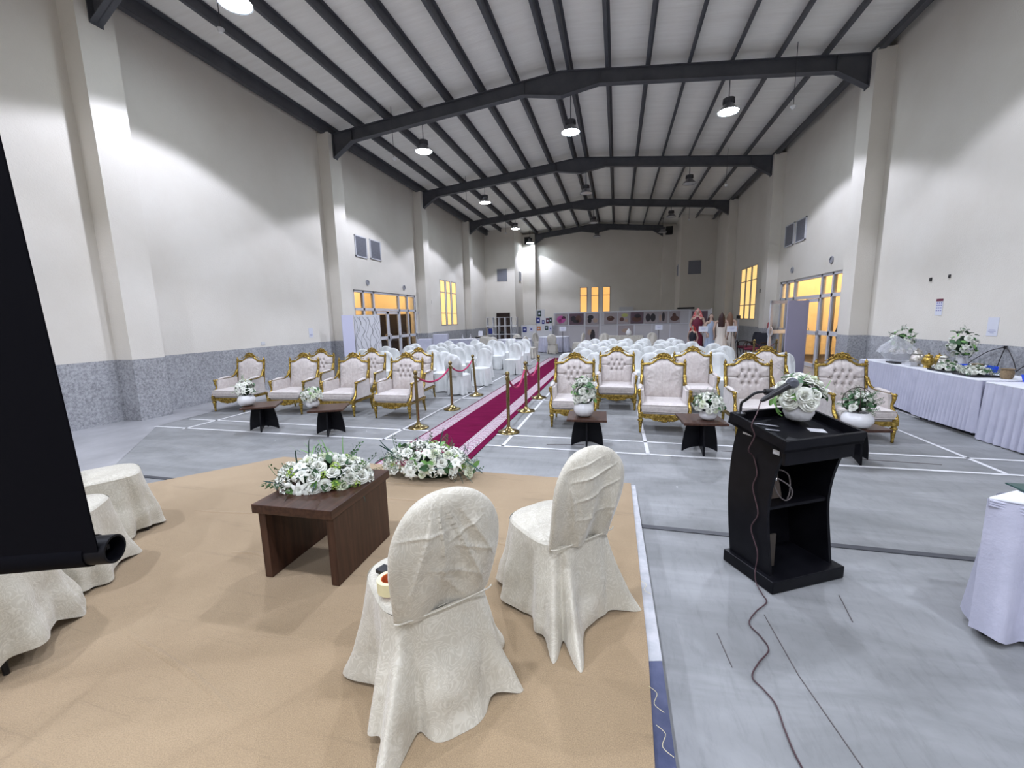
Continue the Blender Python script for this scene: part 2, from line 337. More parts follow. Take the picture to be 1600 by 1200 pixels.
# the two corner blocks that narrow the hall at the far end
BXL, BXR = -6.70, 3.75
b.bb(XL, BXL, YSL, YE, ZW, zdeck(BXL) - 0.02); b.bb(BXL, -5.78, 30.37, YE, ZW, zdeck(-5.78) - 0.2)
b.bb(BXR, XR, YSR, YE, ZW, zdeck(BXR) - 0.02); b.bb(2.9, BXR, 30.45, YE, ZW, zdeck(2.9) - 0.25)
oe = struct('wall_end', b, 'plaster')
b = MB(); b.bb(XL, XR, YE, YE + 0.3, 0, ZW); b.bb(XL, BXL + .002, YSL - .002, YE, 0, ZW); b.bb(BXL, -5.778, 30.368, YE, 0, ZW); b.bb(BXR - .002, XR, YSR - .002, YE, 0, ZW); b.bb(2.898, BXR, 30.448, YE, 0, ZW)
struct('wainscot', b, 'granite', oe)
b = MB(); b.add([(XL, YB, 0), (XR, YB, 0), (XR, YB, zdeck(XR) + .02), (XC, YB, zdeck(XC) + .02), (XL, YB, zdeck(XL) + .02)], [(0, 1, 2, 3, 4)])
struct('wall_back', b, 'plaster')
# roof deck, corrugated
b = MB()
for s, x1 in ((-1, XL - 0.3), (1, XR + 0.3)):
    n = 90; ys = [YB - .1 + (YE + .4 - YB + .1) * j / (n * 2) for j in range(n * 2 + 1)]
    vs = []; fs = []
    for j, y in enumerate(ys):
        dz = 0.005 if j % 2 else 0.0
        vs += [(XC, y, zdeck(XC) + dz), (x1, y, zdeck(x1) + dz)]
    fs = [(2 * j, 2 * j + 1, 2 * j + 3, 2 * j + 2) for j in range(len(ys) - 1)]
    b.add(vs, fs)
    b.add([(XC, YB, zdeck(XC) + .2), (x1, YB, zdeck(x1) + .2), (x1, YE + .3, zdeck(x1) + .2), (XC, YE + .3, zdeck(XC) + .2)], [(0, 1, 2, 3)])
struct('ceiling', b, 'deck')
# purlins: Z-sections running the length of the hall
PX = [-8.52] + [XC - 0.235 - 0.97 * k for k in range(6, -1, -1)] + [XC + 0.235 + 0.97 * k for k in range(7)] + [5.52]
for x in PX:
    z1 = zdeck(x) - 0.004; z0 = z1 - 0.20; s = 1 if x > XC else -1
    wd = 0.07 if abs(x - XC) < 6.8 else 0.13
    if wd > 0.1: z0 -= 0.06
    b = MB(); y1 = YE - .01 if -5.7 < x < 2.8 else (YSL if x < 0 else YSR)
    b.bb(x - 0.006, x + 0.006, YB + .01, y1, z0, z1); b.bb(x - wd, x, YB + .01, y1, z0, z0 + 0.008); b.bb(x, x + wd, YB + .01, y1, z1 - 0.008, z1)
    tag(obj('roof_purlin', b, 'steel'), kind='structure', group='steel purlins under the roof deck')
# portal rafters: I-section with haunches at eaves and ridge
def rafter(y, xl, xr):
    b = MB(); xs = []
    hl = 0.65
    pts = [(xl, 0.68), (xl + 0.65, 0.34), (XC - 0.98, 0.34), (XC, 0.60), (XC + 0.98, 0.34), (xr - 0.65, 0.34), (xr, 0.68)]
    top = [(x, ztop(x)) for x, _ in pts]; bot = [(x, ztop(x) - d) for x, d in pts]
    n = len(pts)
    for i in range(n - 1):
        for yy0, yy1, A, B in ((y - 0.008, y + 0.008, top, bot),):
            vs = [(A[i][0], yy0, A[i][1]), (A[i + 1][0], yy0, A[i + 1][1]), (B[i + 1][0], yy0, B[i + 1][1]), (B[i][0], yy0, B[i][1])]
            vs += [(p[0], yy1, p[2]) for p in vs]
            b.add(vs, [(0, 1, 2, 3), (7, 6, 5, 4), (0, 4, 5, 1), (1, 5, 6, 2), (2, 6, 7, 3), (3, 7, 4, 0)])
        for L, dz in ((top, -0.014), (bot, 0.014)):
            (xa, za), (xb, zb) = L[i], L[i + 1]
            vs = [(xa, y - .09, za), (xb, y - .09, zb), (xb, y + .09, zb), (xa, y + .09, za)]; vs += [(p[0], p[1], p[2] + dz) for p in vs]
            b.add(vs, [(0, 1, 2, 3), (7, 6, 5, 4), (0, 4, 5, 1), (1, 5, 6, 2), (2, 6, 7, 3), (3, 7, 4, 0)])
    # haunch tops, end plates, stiffeners
    for x in (xl + 0.65, xr - 0.65, XC - .98, XC + .98): b.bb(x - .006, x + .006, y - .085, y + .085, ztop(x) - .34, ztop(x))
    for x in (xl + .01, xr - .01): b.bb(x - .01, x + .01, y - .1, y + .1, ztop(x) - .70, ztop(x))
    return b
for y in RY[:-1]: tag(obj('roof_beam', rafter(y, XL + 0.375, XR - 0.375), 'steel'), kind='structure', group='portal beams across the hall')
tag(obj('roof_beam', rafter(RY[-1], -5.74, 2.87), 'steel'), kind='structure', group='portal beams across the hall')

# floor: grey vinyl court, pale terrazzo border, painted lines
b = MB(); b.bb(XL - 3, XR + 3, YB, YE + 1, -0.1, 0.0)
fl = struct('floor', b, 'floor')
b = MB(); z = 0.003
b.add([(XL, YB, z), (-5.75, YB, z), (-5.75, 3.3, z), (-7.68, 5.28, z), (-7.82, 6.6, z), (-7.82, YE, z), (XL, YE, z)], [(0, 1, 2, 3, 4, 5, 6)])
b.add([(5.05, YB, z), (XR, YB, z), (XR, YE, z), (5.05, YE, z)], [(0, 1, 2, 3)])
struct('terrazzo_border', b, 'terrazzo', fl)
b = MB(); z = 0.006; lw = 0.045
def ln(x0, y0, x1, y1, w_=lw, zz=z):
    d = Vector((x1 - x0, y1 - y0, 0)); q = d.length; a = math.atan2(d.y, d.x)
    b.box(((x0 + x1) / 2, (y0 + y1) / 2, zz - .002), (q, w_, 0.004), a)
ln(-7.69, 5.27, 4.7, 5.16); ln(-7.62, 5.82, 4.7, 5.68); ln(-7.8, 8.42, 4.7, 8.35)
for x in (-7.0, -3.27, -1.47, 0.4, 3.92, 4.66): ln(x, 5.2, x, 18.0)
struct('court_marking', b, 'white_line', fl)
b = MB()
for L_ in ([(.84, 2.41), (.86, 2.0), (.93, 1.55), (1.0, 1.3)], [(1.33, 2.69), (1.29, 2.45)], [(.55, 2.2), (.57, 1.98)], [(-.9, 5.4), (-.4, 5.47)], [(1.3, 5.5), (1.75, 5.46)], [(2.7, 5.45), (3.5, 5.4)]):
    for (xa_, ya_), (xb_, yb_) in zip(L_, L_[1:]): ln(xa_, ya_, xb_, yb_, .0035 if ya_ < 4 else .012, .0042)
struct('scuff_mark', b, mat('floor_scuff', (.10, .085, .085), .6), fl)
b = MB(); ln(-5.85, 3.4, 5.0, 3.27, 0.055); struct('dark_seam', b, 'black_line', fl)

# windows: panes that glow amber by themselves, in aluminium frames
nwin = 0
def strip_window(n, axis, pos, sgn, a0, a1, z0, z1, m, bars):
    """frame set into the wall thickness; pane itself emits the light of the room behind"""
    f = MB(); p = MB(); d = 0.10; t = 0.035
    def q(B, u0, u1, e0, e1, zz0, zz1):
        if axis == 'x': B.bb(pos + sgn * e0, pos + sgn * e1, u0, u1, zz0, zz1)
        else: B.bb(u0, u1, pos + sgn * e0, pos + sgn * e1, zz0, zz1)
    for u0, u1 in ((a0, a0 + t), (a1 - t, a1)): q(f, u0, u1, -0.01, -0.01 + d, z0, z1)
    for zz in [z0, z1 - t] + bars: q(f, a0, a1, -0.01, -0.01 + d, zz, zz + t)
    o = struct('window_%d' % n, f, 'grey_alu'); q(p, a0 + t, a1 - t, 0.012, 0.02, z0 + t, z1 - t)
    obj('pane', p, m, o); return o
for (a0, a1, z0, z1) in WINL: nwin += 1; strip_window(nwin, 'x', XL, -1, a0, a1, z0, z1, 'amber', [2.05, 3.12])
for (a0, a1, z0, z1) in WINR: nwin += 1; strip_window(nwin, 'x', XR, 1, a0, a1, z0, z1, 'amber', [2.05, 3.12])
for k, (a0, a1, z0, z1) in enumerate(WINE): nwin += 1; strip_window(nwin, 'y', YE, 1, a0, a1, z0, z1, 'amber2', [3.2])

# glazed entrance doors (left closed; right with one leaf swung in)
def entrance(n, x, sgn, D, open_leaf):
    y0, y1, _, zt = D; f = MB(); t = 0.09
    X = lambda e: x + sgn * e
    def q(u0, u1, z0, z1, e0=0.03, e1=0.13): f.bb(X(e0), X(e1), u0, u1, z0, z1)
    q(y0, y0 + .08, 0, zt); q(y1 - .08, y1, 0, zt); q(y0, y1, zt - .08, zt); q(y0, y1, 2.10, 2.20)
    ms = [y0 + 0.62, y0 + 1.28, y0 + 3.15, y0 + 3.9] if x < 0 else [y0 + 0.62, y0 + 1.28, y0 + 3.22, y0 + 3.9]
    for m_ in ms: q(m_ - .045, m_ + .045, 0, zt)
    for a, c in ((y0, ms[1]), (ms[2], y1)): q(a, c, 1.02, 1.14); q(a, c, 0, 0.12)
    o = struct('door_%d' % n, f, 'white_alu')
    g = MB(); g.bb(X(.075), X(.08), y0 + .05, y1 - .05, 2.2, zt - .05); g.bb(X(.075), X(.08), y0 + .05, ms[1], 0.1, 2.1); g.bb(X(.075), X(.08), ms[2], y1 - .05, 0.1, 2.1); obj('glazing', g, 'glass', o)
    ym = (ms[1] + ms[2]) / 2
    for (h, fr, s2, op) in ((ms[1] + .045, ym, 1, False), (ms[2] - .045, ym, -1, open_leaf)):
        wl = abs(fr - h); L = MB(); ht = 2.09
        L.bb(0, wl, -.025, .025, 0.02, .14); L.bb(0, wl, -.025, .025, ht - .1, ht); L.bb(0, .09, -.025, .025, .02, ht); L.bb(wl - .09, wl, -.025, .025, .02, ht); L.bb(0, wl, -.025, .025, 1.0, 1.12)
        lf = obj('door_leaf', L, 'white_alu', o)
        G = MB(); G.bb(.08, wl - .08, -.004, .004, .12, ht - .08); obj('glazing', G, 'glass', lf)
        H = MB(); hx = wl - .05
        for s_ in (-1, 1): H.tube(smooth_path([(hx, s_ * .02, .93), (hx, s_ * .09, .96), (hx, s_ * .10, 1.07), (hx, s_ * .09, 1.18), (hx, s_ * .02, 1.21)], 4), .014, 8)
        obj('handle', H, 'white_alu', lf, smooth=True)
        ang = (PI / 2 if s2 > 0 else -PI / 2)
        if op: ang += (0.37 * PI) * (1 if x > 0 else -1) * (-s2) * -1
        lf.location = (X(.07), h, 0); lf.rotation_euler = (0, 0, ang)
    return o
entrance(1, XL, -1, DOORL, False); entrance(2, XR, 1, DOORR, True)
# warm lobbies beyond both entrances
for s, D, x in ((-1, DOORL, XL), (1, DOORR, XR)):
    b = MB(); X = lambda e: x + s * e
    b.bb(X(3.2), X(3.3), 11.5, 19.2, 2.05, 4.0); b.bb(X(.3), X(3.3), 11.4, 11.5, 2.05, 4.0); b.bb(X(.3), X(3.3), 19.2, 19.3, 2.05, 4.0); b.bb(X(.3), X(3.3), 11.4, 19.3, 4.0, 4.1)
    o = struct('wall_lobby_left' if s < 0 else 'wall_lobby_right', b, 'warm_wall')
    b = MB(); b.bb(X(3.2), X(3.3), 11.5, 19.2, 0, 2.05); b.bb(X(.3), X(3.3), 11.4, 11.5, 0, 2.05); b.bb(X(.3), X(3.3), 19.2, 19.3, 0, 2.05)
    if s < 0: struct('added_dark_lower_wall', b, 'lobby_black', o)  # near-black lower wall added so the lower door panes stay dark
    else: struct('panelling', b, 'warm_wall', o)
    b = MB(); b.bb(X(.3), X(3.3), 11.4, 19.3, .001, .006); struct('added_dark_floor_slab', b, 'lobby_black', o)  # dark slab added to stop the lobby floor showing bright through the glass
    for yy in (13.6, 16.9):  # added lamps, out of sight, to light the lobby warm
        t = thing('added_lobby_lamp', 'added warm lamp, unseen, lighting the lobby beyond the %s entrance, %s of two' % ('left' if s < 0 else 'right', 'nearer' if yy < 15 else 'farther'), 'lamp', (X(1.7), yy, 3.95))
        c = MB(); c.lathe([(.16, -.06), (.16, 0.05)], 20); obj('lamp_shade', c, mat('added_lamp_glow', (1, .8, .5), .4, emit=(1, .66, .33), emit_s=6), t)
        ld = bpy.data.lights.new('added_lobby_light', 'POINT'); ld.energy = 110 if s < 0 else 170; ld.color = (1.0, 0.72, 0.40); ld.shadow_soft_size = .16
        lo = bpy.data.objects.new('added_lobby_light', ld); col.objects.link(lo); lo.parent = t; lo.location = (0, 0, -.25)
# brown door standing open in the left corner block
b = MB(); b.bb(-8.05, -7.95, YSL - .06, YSL, 0, 2.1); b.bb(-7.2, -7.1, YSL - .06, YSL, 0, 2.1); b.bb(-8.05, -7.1, YSL - .06, YSL, 2.0, 2.1)
o = struct('door_3', b, 'brown_door'); b = MB(); b.bb(-7.95, -7.2, YSL - .03, YSL - .005, 0, 2.0); obj('door_leaf', b, 'brown_door', o)
b = MB(); b.sphere((-7.28, YSL - .06, 1.0), .03); obj('door_knob', b, 'brass', o, smooth=True)

# ================================================================ LAMPS
def lamp_parts(t, lit):
    zt_ = t['_z']
    b = MB(); b.tube([(0, 0, .33), (0, 0, zt_)], .012, 8); b.cyl((0, 0, zt_ - .03), .05, .03, 12); obj('drop_rod', b, 'lamp_body', t)
    b = MB(); b.lathe([(.10, .19), (.13, .20), (.135, .26), (.145, .275), (.145, .32), (.09, .335), (.02, .34)], 20)
    for k in range(12): a = k * PI / 6; b.box((.135 * math.cos(a), .135 * math.sin(a), .235), (.03, .008, .07), a)
    obj('gear_housing', b, 'lamp_body', t, smooth=True)
    b = MB(); b.lathe([(.265, .0), (.26, .012), (.215, .065), (.15, .13), (.12, .19), (.105, .19), (.14, .12), (.205, .06), (.25, .008), (.265, .0)], 28, caps=False); obj('bell_reflector', b, 'lamp_bell', t, smooth=True)
    b = MB(); b.lathe([(.0, -.004), (.12, -.002), (.248, .012), (.248, .018), (0, .018)], 28, caps=False); obj('lens', b, 'lamp_on' if lit else 'lamp_off', t, smooth=True)
ROWN = {6.43: 'above the front armchairs', 0.3: 'above the stage', -4.5: 'behind the stage', 6.55: 'above the front armchairs', 12.94: 'in the first row past the nearest full beam', 19.1: 'in the second row past it', 25.0: 'in the third row', 29.3: 'in the row by the end wall', 29.9: 'in the row by the end wall'}
CN = {-6.02: 'left-hand', -6.18: 'left-hand', -5.95: 'left-hand', -5.9: 'left-hand', -1.37: 'middle', 2.75: 'right-hand'}
for k, (x, y) in enumerate(LIT + UNLIT):
    lit = (x, y) in LIT
    t = thing('pendant_lamp', '%s bell-shaped lamp, %s one %s' % ('lit' if lit else 'unlit', CN[x], ROWN[y]), 'lamp', (x, y, 6.92), group='high-bay lamps')
    t['_z'] = zdeck(x) - 6.92 - 0.002
    lamp_parts(t, lit); del t['_z']
    if lit:
        ld = bpy.data.lights.new('high_bay_light', 'SPOT'); ld.energy = LAMP_W * (.75 if y > 29.5 else .8 if (x > 2 and y < 10) else 1); ld.color = LAMP_COL; ld.spot_size = math.radians(124); ld.spot_blend = 0.16; ld.shadow_soft_size = 0.10
        lo = bpy.data.objects.new('high_bay_light', ld); col.objects.link(lo); lo.parent = t; lo.location = (0, 0, -0.13)
# heat detectors on thin rods
for k, (x, y, z, lab) in enumerate([(-6.35, 11.75, 6.35, 'small white detector on a thin rod before the left end of the first full beam'), (3.85, 11.7, 6.35, 'small white detector on a thin rod before the right end of the first full beam'),
        (-6.35, 17.85, 6.4, 'small detector on a thin rod near the second beam, left side'), (3.85, 17.85, 6.4, 'small detector on a thin rod near the second beam, right side'),
        (-7.0, 6.9, 6.95, 'white round detector by the top left corner of the photo'), (-6.2, 23.9, 6.5, 'small detector on a rod near the third beam, left side'), (3.5, 23.9, 6.5, 'small detector on a rod near the third beam, right side')]):
    t = thing('heat_detector', lab, 'detector', (x, y, z), group='heat detectors hung from the roof')
    b = MB(); b.tube([(0, 0, .03), (0, 0, zdeck(x) - z - .003)], .008, 6); obj('rod', b, 'lamp_body', t)
    b = MB(); b.lathe([(.0, -.05), (.035, -.045), (.04, -.02), (.06, 0.0), (.06, .025), (.02, .04)], 16); obj('detector_head', b, 'ceramic', t, smooth=True)

# ================================================================ WALL FITTINGS
def grille(lab, axis, pos, sgn, u0, u1, z0, z1, thing_t=0.04):
    t = thing('vent_grille', lab, 'vent', (0, 0, 0), group='wall vent grilles'); f = MB(); s_ = MB(); e = 0.035
    def q(B, a, c, d0, d1, zz0, zz1):
        if axis == 'x': B.bb(pos + sgn * d0, pos + sgn * d1, a, c, zz0, zz1)
        else: B.bb(a, c, pos + sgn * d0, pos + sgn * d1, zz0, zz1)
    q(f, u0, u0 + e, 0, thing_t, z0, z1); q(f, u1 - e, u1, 0, thing_t, z0, z1); q(f, u0, u1, 0, thing_t, z0, z0 + e); q(f, u0, u1, 0, thing_t, z1 - e, z1)
    obj('frame', f, 'white_alu' if axis == 'x' else 'grille', t)
    q(s_, u0 + e, u1 - e, 0.0, .012, z0 + e, z1 - e); n = int((z1 - z0 - 2 * e) / .045)
    for i in range(n): zz = z0 + e + (i + .5) * (z1 - z0 - 2 * e) / n; q(s_, u0 + e, u1 - e, .012, .03, zz - .010, zz + .010)
    obj('louvre_panel', s_, 'grille', t); return t
grille('grey louvred vent high over the left entrance, nearer of the pair', 'x', XL, 1, 13.12, 13.82, 3.95, 4.67)
grille('grey louvred vent high over the left entrance, farther of the pair', 'x', XL, 1, 14.03, 14.74, 3.98, 4.68)
grille('grey louvred vent high over the right entrance, nearer of the pair', 'x', XR, -1, 15.55, 16.3, 3.96, 4.67)
grille('grey louvred vent high over the right entrance, farther of the pair', 'x', XR, -1, 16.48, 17.23, 3.95, 4.69)
grille('square grey vent on the far left corner block, facing the camera', 'y', YSL, -1, -7.93, -7.24, 4.22, 5.02)
grille('square grey vent on the far right corner block, facing the camera', 'y', YSR, -1, 4.2, 4.92, 4.15, 4.95)
grille('narrow vent on the brightly lit inner face of the far left block', 'x', BXL, 1, 29.2, 29.75, 4.3, 4.95)
grille('narrow vent on the inner face of the far right block', 'x', BXR, -1, 29.0, 29.6, 4.15, 4.85)
for x, y, s, lab in ((XL, 13.73, 1, 'small round wall plate above the left entrance, nearer one'), (XL, 16.43, 1, 'small round wall plate above the left entrance, farther one'), (XR, 13.7, -1, 'small round wall plate above the right entrance, nearer one'), (XR, 16.4, -1, 'small round wall plate above the right entrance, farther one')):
    b = MB(); mx = Matrix.Translation((x, y, 3.11)) @ Matrix.Rotation(PI / 2 * s, 4, 'Y')
    b.lathe([(.10, 0), (.10, .03), (.075, .035), (.075, .012), (0, .012)], 20, mx=mx); tag(obj('wall_plate', b, 'grey_alu', smooth=True), lab, 'wall fitting')
def wbox(name, lab, cat, x, s, y, z, wy_, hz_, m, d=.04):
    b = MB(); b.bb(x, x + s * d, y - wy_ / 2, y + wy_ / 2, z - hz_ / 2, z + hz_ / 2); return tag(obj(name, b, m, bevel=.004), lab, cat)
wbox('alarm_box', 'small black box high on the left wall past the entrance', 'wall fitting', XL, 1, 18.95, 2.58, .12, .16, 'black_plastic', .06)
wbox('switch_box', 'small black box low on the left wall above the stone dado', 'wall fitting', XL, 1, 18.95, 1.29, .11, .17, 'black_plastic')
wbox('light_switch', 'white light switch right of the left entrance', 'switch', XL, 1, 17.62, 2.05, .09, .12, 'tag_white', .015)
wbox('wall_socket', 'white socket plate just above the left dado', 'socket', XL, 1, 8.83, 1.22, .12, .08, 'tag_white', .012)
wbox('alarm_box', 'small black box high beside the right tall windows', 'wall fitting', XR, -1, 19.45, 2.6, .12, .16, 'black_plastic', .06)
wbox('switch_box', 'small black box low beside the right tall windows', 'wall fitting', XR, -1, 19.4, 1.3, .11, .17, 'black_plastic')
wbox('wall_socket', 'white socket plate on the right pilaster by the entrance', 'socket', XR, -1, 12.7, 1.48, .09, .12, 'tag_white', .012)
wbox('wall_hook', 'small dark fixing on the right wall, left one of two', 'fixing', XR, -1, 9.75, 2.25, .05, .07, 'black_plastic', .02)
wbox('wall_hook', 'small dark fixing on the right wall, right one of two', 'fixing', XR, -1, 9.29, 2.27, .04, .06, 'black_plastic', .02)
# printed sheets (lines of small print only)
def sheet(lab, x, s, y, z, wy_, hz_, head):
    t = thing('notice', lab, 'notice', (x + s * .003, y, z)); b = MB(); b.bb(-.002, .002, -wy_ / 2, wy_ / 2, -hz_ / 2, hz_ / 2); obj('paper_sheet', b, 'paper', t)
    p = MB()
    if head: p.cur = 1; p.bb(s * .002, s * .0035, -wy_ / 2, wy_ / 2, hz_ / 2 - .045, hz_ / 2)
    p.cur = 0
    if head:
        for r in range(4):
            for c in range(3): p.bb(s * .002, s * .0035, -wy_ * .38 + c * wy_ * .3, -wy_ * .38 + c * wy_ * .3 + wy_ * .17, hz_ / 2 - .085 - r * .045, hz_ / 2 - .065 - r * .045)
    else:
        for r, ww in ((0, .6), (1, .7), (2, .35)): p.bb(s * .002, s * .0035, -wy_ * ww / 2, wy_ * ww / 2, -hz_ * .18 - r * .022, -hz_ * .18 - r * .022 + .006)
    obj('printing', p, [mat('printed_ink', (.16, .16, .36), .7), 'cloth_maroon'], t); return t
sheet('narrow white notice with a maroon heading on the right wall', XR, -1, 9.45, 1.73, .17, .30, True)
sheet('plain white sheet with small print on the right wall', XR, -1, 8.25, 1.40, .20, .29, False)
sheet('small white sheet on the left wall before the entrance', XL, 1, 10.6, 1.42, .17, .27, False)
# loudspeakers under the far eaves
for x, y, lab in ((-6.25, 30.2, 'black loudspeaker high in the far left corner'), (3.2, 29.9, 'black loudspeaker high in the far right corner')):
    t = thing('loudspeaker', lab, 'speaker', (x, y, 7.12)); b = MB(); b.box((0, 0, 0), (.42, .3, .50)); obj('cabinet', b, 'black_plastic', t, bevel=.01)
    b = MB(); b.box((0, -.156, 0), (.38, .01, .46)); obj('speaker_grille', b, 'black_metal', t)
    b = MB(); b.box((0, .28, 0), (.08, .30, .08)); obj('bracket', b, 'black_metal', t)
# ================================================================ STAGE
SZ = 0.15
t = thing('stage_platform', 'low stage platform under the tan carpet, grey and navy along its right edge', 'stage')
P_ = [(-7.2, -3.5), (.245, -3.5), (.2245, 1.77), (.189, 3.86), (-3.80, 3.93), (-4.95, 2.45), (-7.2, 0.2)]
b = MB(); n = len(P_)
b.add([(x, y, 0.002) for x, y in P_] + [(x, y, SZ - .012) for x, y in P_], [tuple(range(n - 1, -1, -1)), tuple(range(n, 2 * n))] + [(i, (i + 1) % n, (i + 1) % n + n, i + n) for i in range(n)])
obj('platform_deck', b, 'blue_edge', t)
b = MB(); b.add([(.145, 1.77, SZ-.0105), (.145, 3.85, SZ-.0105), (.19, 3.85, SZ-.0105), (.226, 1.79, SZ-.0105), (.145, 1.77, .004), (.145, 3.85, .004), (.19, 3.85, .004), (.232, 1.79, .004)], [(0, 1, 2, 3), (2, 6, 7, 3), (0, 3, 7, 4), (1, 5, 6, 2)])
obj('pale_edge_tape', b, 'ply_edge', t)
C_ = [(-7.2, -3.5), (0.145, -3.5), (0.15, 1.2), (0.165, 1.8), (0.15, 3.85), (-3.78, 3.91), (-4.93, 2.43), (-7.2, 0.15)]
b = MB(); n = len(C_)
nx, ny = 240, 240
def inside(x, y):
    c = False; j = len(C_) - 1
    for i in range(len(C_)):
        xi, yi = C_[i]; xj, yj = C_[j]
        if (yi > y) != (yj > y) and x < (xj - xi) * (y - yi) / (yj - yi) + xi: c = not c
        j = i
    return c
z = SZ + .004
b.add([(x, y, z) for x, y in C_] + [(x, y, SZ - .0095) for x, y in C_], [tuple(range(n))] + [(i, (i + 1) % n, (i + 1) % n + n, i + n) for i in range(n)])
sc_ = tag(obj('stage_carpet', b, 'stage_carpet'), 'tan felt carpet spread over the low stage', 'carpet')
# shallow ripples lying across the felt
b = MB()
rng = random.Random(3)
for (x0, y0, x1, y1) in [(-2.9, 1.55, -1.0, 0.95), (-1.0, 0.95, 0.1, 0.75), (-3.9, 2.55, -1.9, 2.72), (-3.3, 3.15, -.2, 3.05), (-3.0, 3.5, -1.2, 3.35), (-2.7, 2.15, -2.1, 2.05), (-1.3, 2.62, -.2, 2.5), (-.6, 2.05, .1, 1.98), (-2.4, .9, -1.1, .6), (-1.3, 1.95, -.9, 1.9)]:
    L = []; k = 14
    for i in range(k + 1):
        s = i / k; L.append((x0 + (x1 - x0) * s, y0 + (y1 - y0) * s + .03 * math.sin(7 * s + x0), z - .004))
    b.tube(L, [(.0075 * math.sin(PI * max(.02, min(.98, i / k))), .022) for i in range(k + 1)], 8)
obj('felt_ripple', b, 'stage_carpet', sc_, smooth=True)
# loose threads at the edge
for (x, y) in [(.155, 1.62), (.16, 2.35), (.17, 1.45)]:
    b = MB(); b.tube(smooth_path([(x, y, z + .002), (x + .03, y - .03, z + .004), (x + .015, y - .08, z + .002), (x + .05, y - .11, z + .002)], 4), .0011, 5); obj('frayed_thread', b, 'tape_y', sc_, smooth=True)

# ================================================================ RED CARPET
t = thing('aisle_carpet', 'long burgundy aisle carpet with pale Greek-key borders', 'carpet')
x0, x1, y0, y1, z = -2.80, -1.71, 4.05, 17.6, .012
b = MB(); b.bb(x0, x1, y0, y1, .004, z); obj('carpet_runner', b, 'carpet_red', t)
for xa, xb in ((x0 + .03, x0 + .235), (x1 - .30, x1 - .09)):
    b = MB(); b.bb(xa, xb, y0, y1, z, z + .002); o = obj('border_band', b, mat('pale_rose_border', (.30, .19, .235), .95, c2=(.36, .24, .29), scale=20), t)
    g = MB(); L = .115; w_ = .014; zz = z + .0015; nn = int((min(y1, 17.5) - y0) / L)
    for k in range(nn):
        ya = y0 + k * L + .01; cx = (xa + xb) / 2; h = (xb - xa) * .32
        for (ax, ay, bx, by) in ((cx - h, ya, cx + h, ya), (cx + h, ya, cx + h, ya + L * .72), (cx + h, ya + L * .72, cx - h * .35, ya + L * .72), (cx - h * .35, ya + L * .72, cx - h * .35, ya + L * .36), (cx - h, ya, cx - h, ya + L)):
            g.bb(min(ax, bx) - w_ / 2, max(ax, bx) + w_ / 2, min(ay, by) - w_ / 2, max(ay, by) + w_ / 2, zz, zz + .0015)
    for xx in (xa + .008, xb - .008): g.bb(xx - .004, xx + .004, y0, y1, zz, zz + .0015)
    obj('greek_key_pattern', g, mat('white_key_pattern', (.52, .47, .50), .95), o)

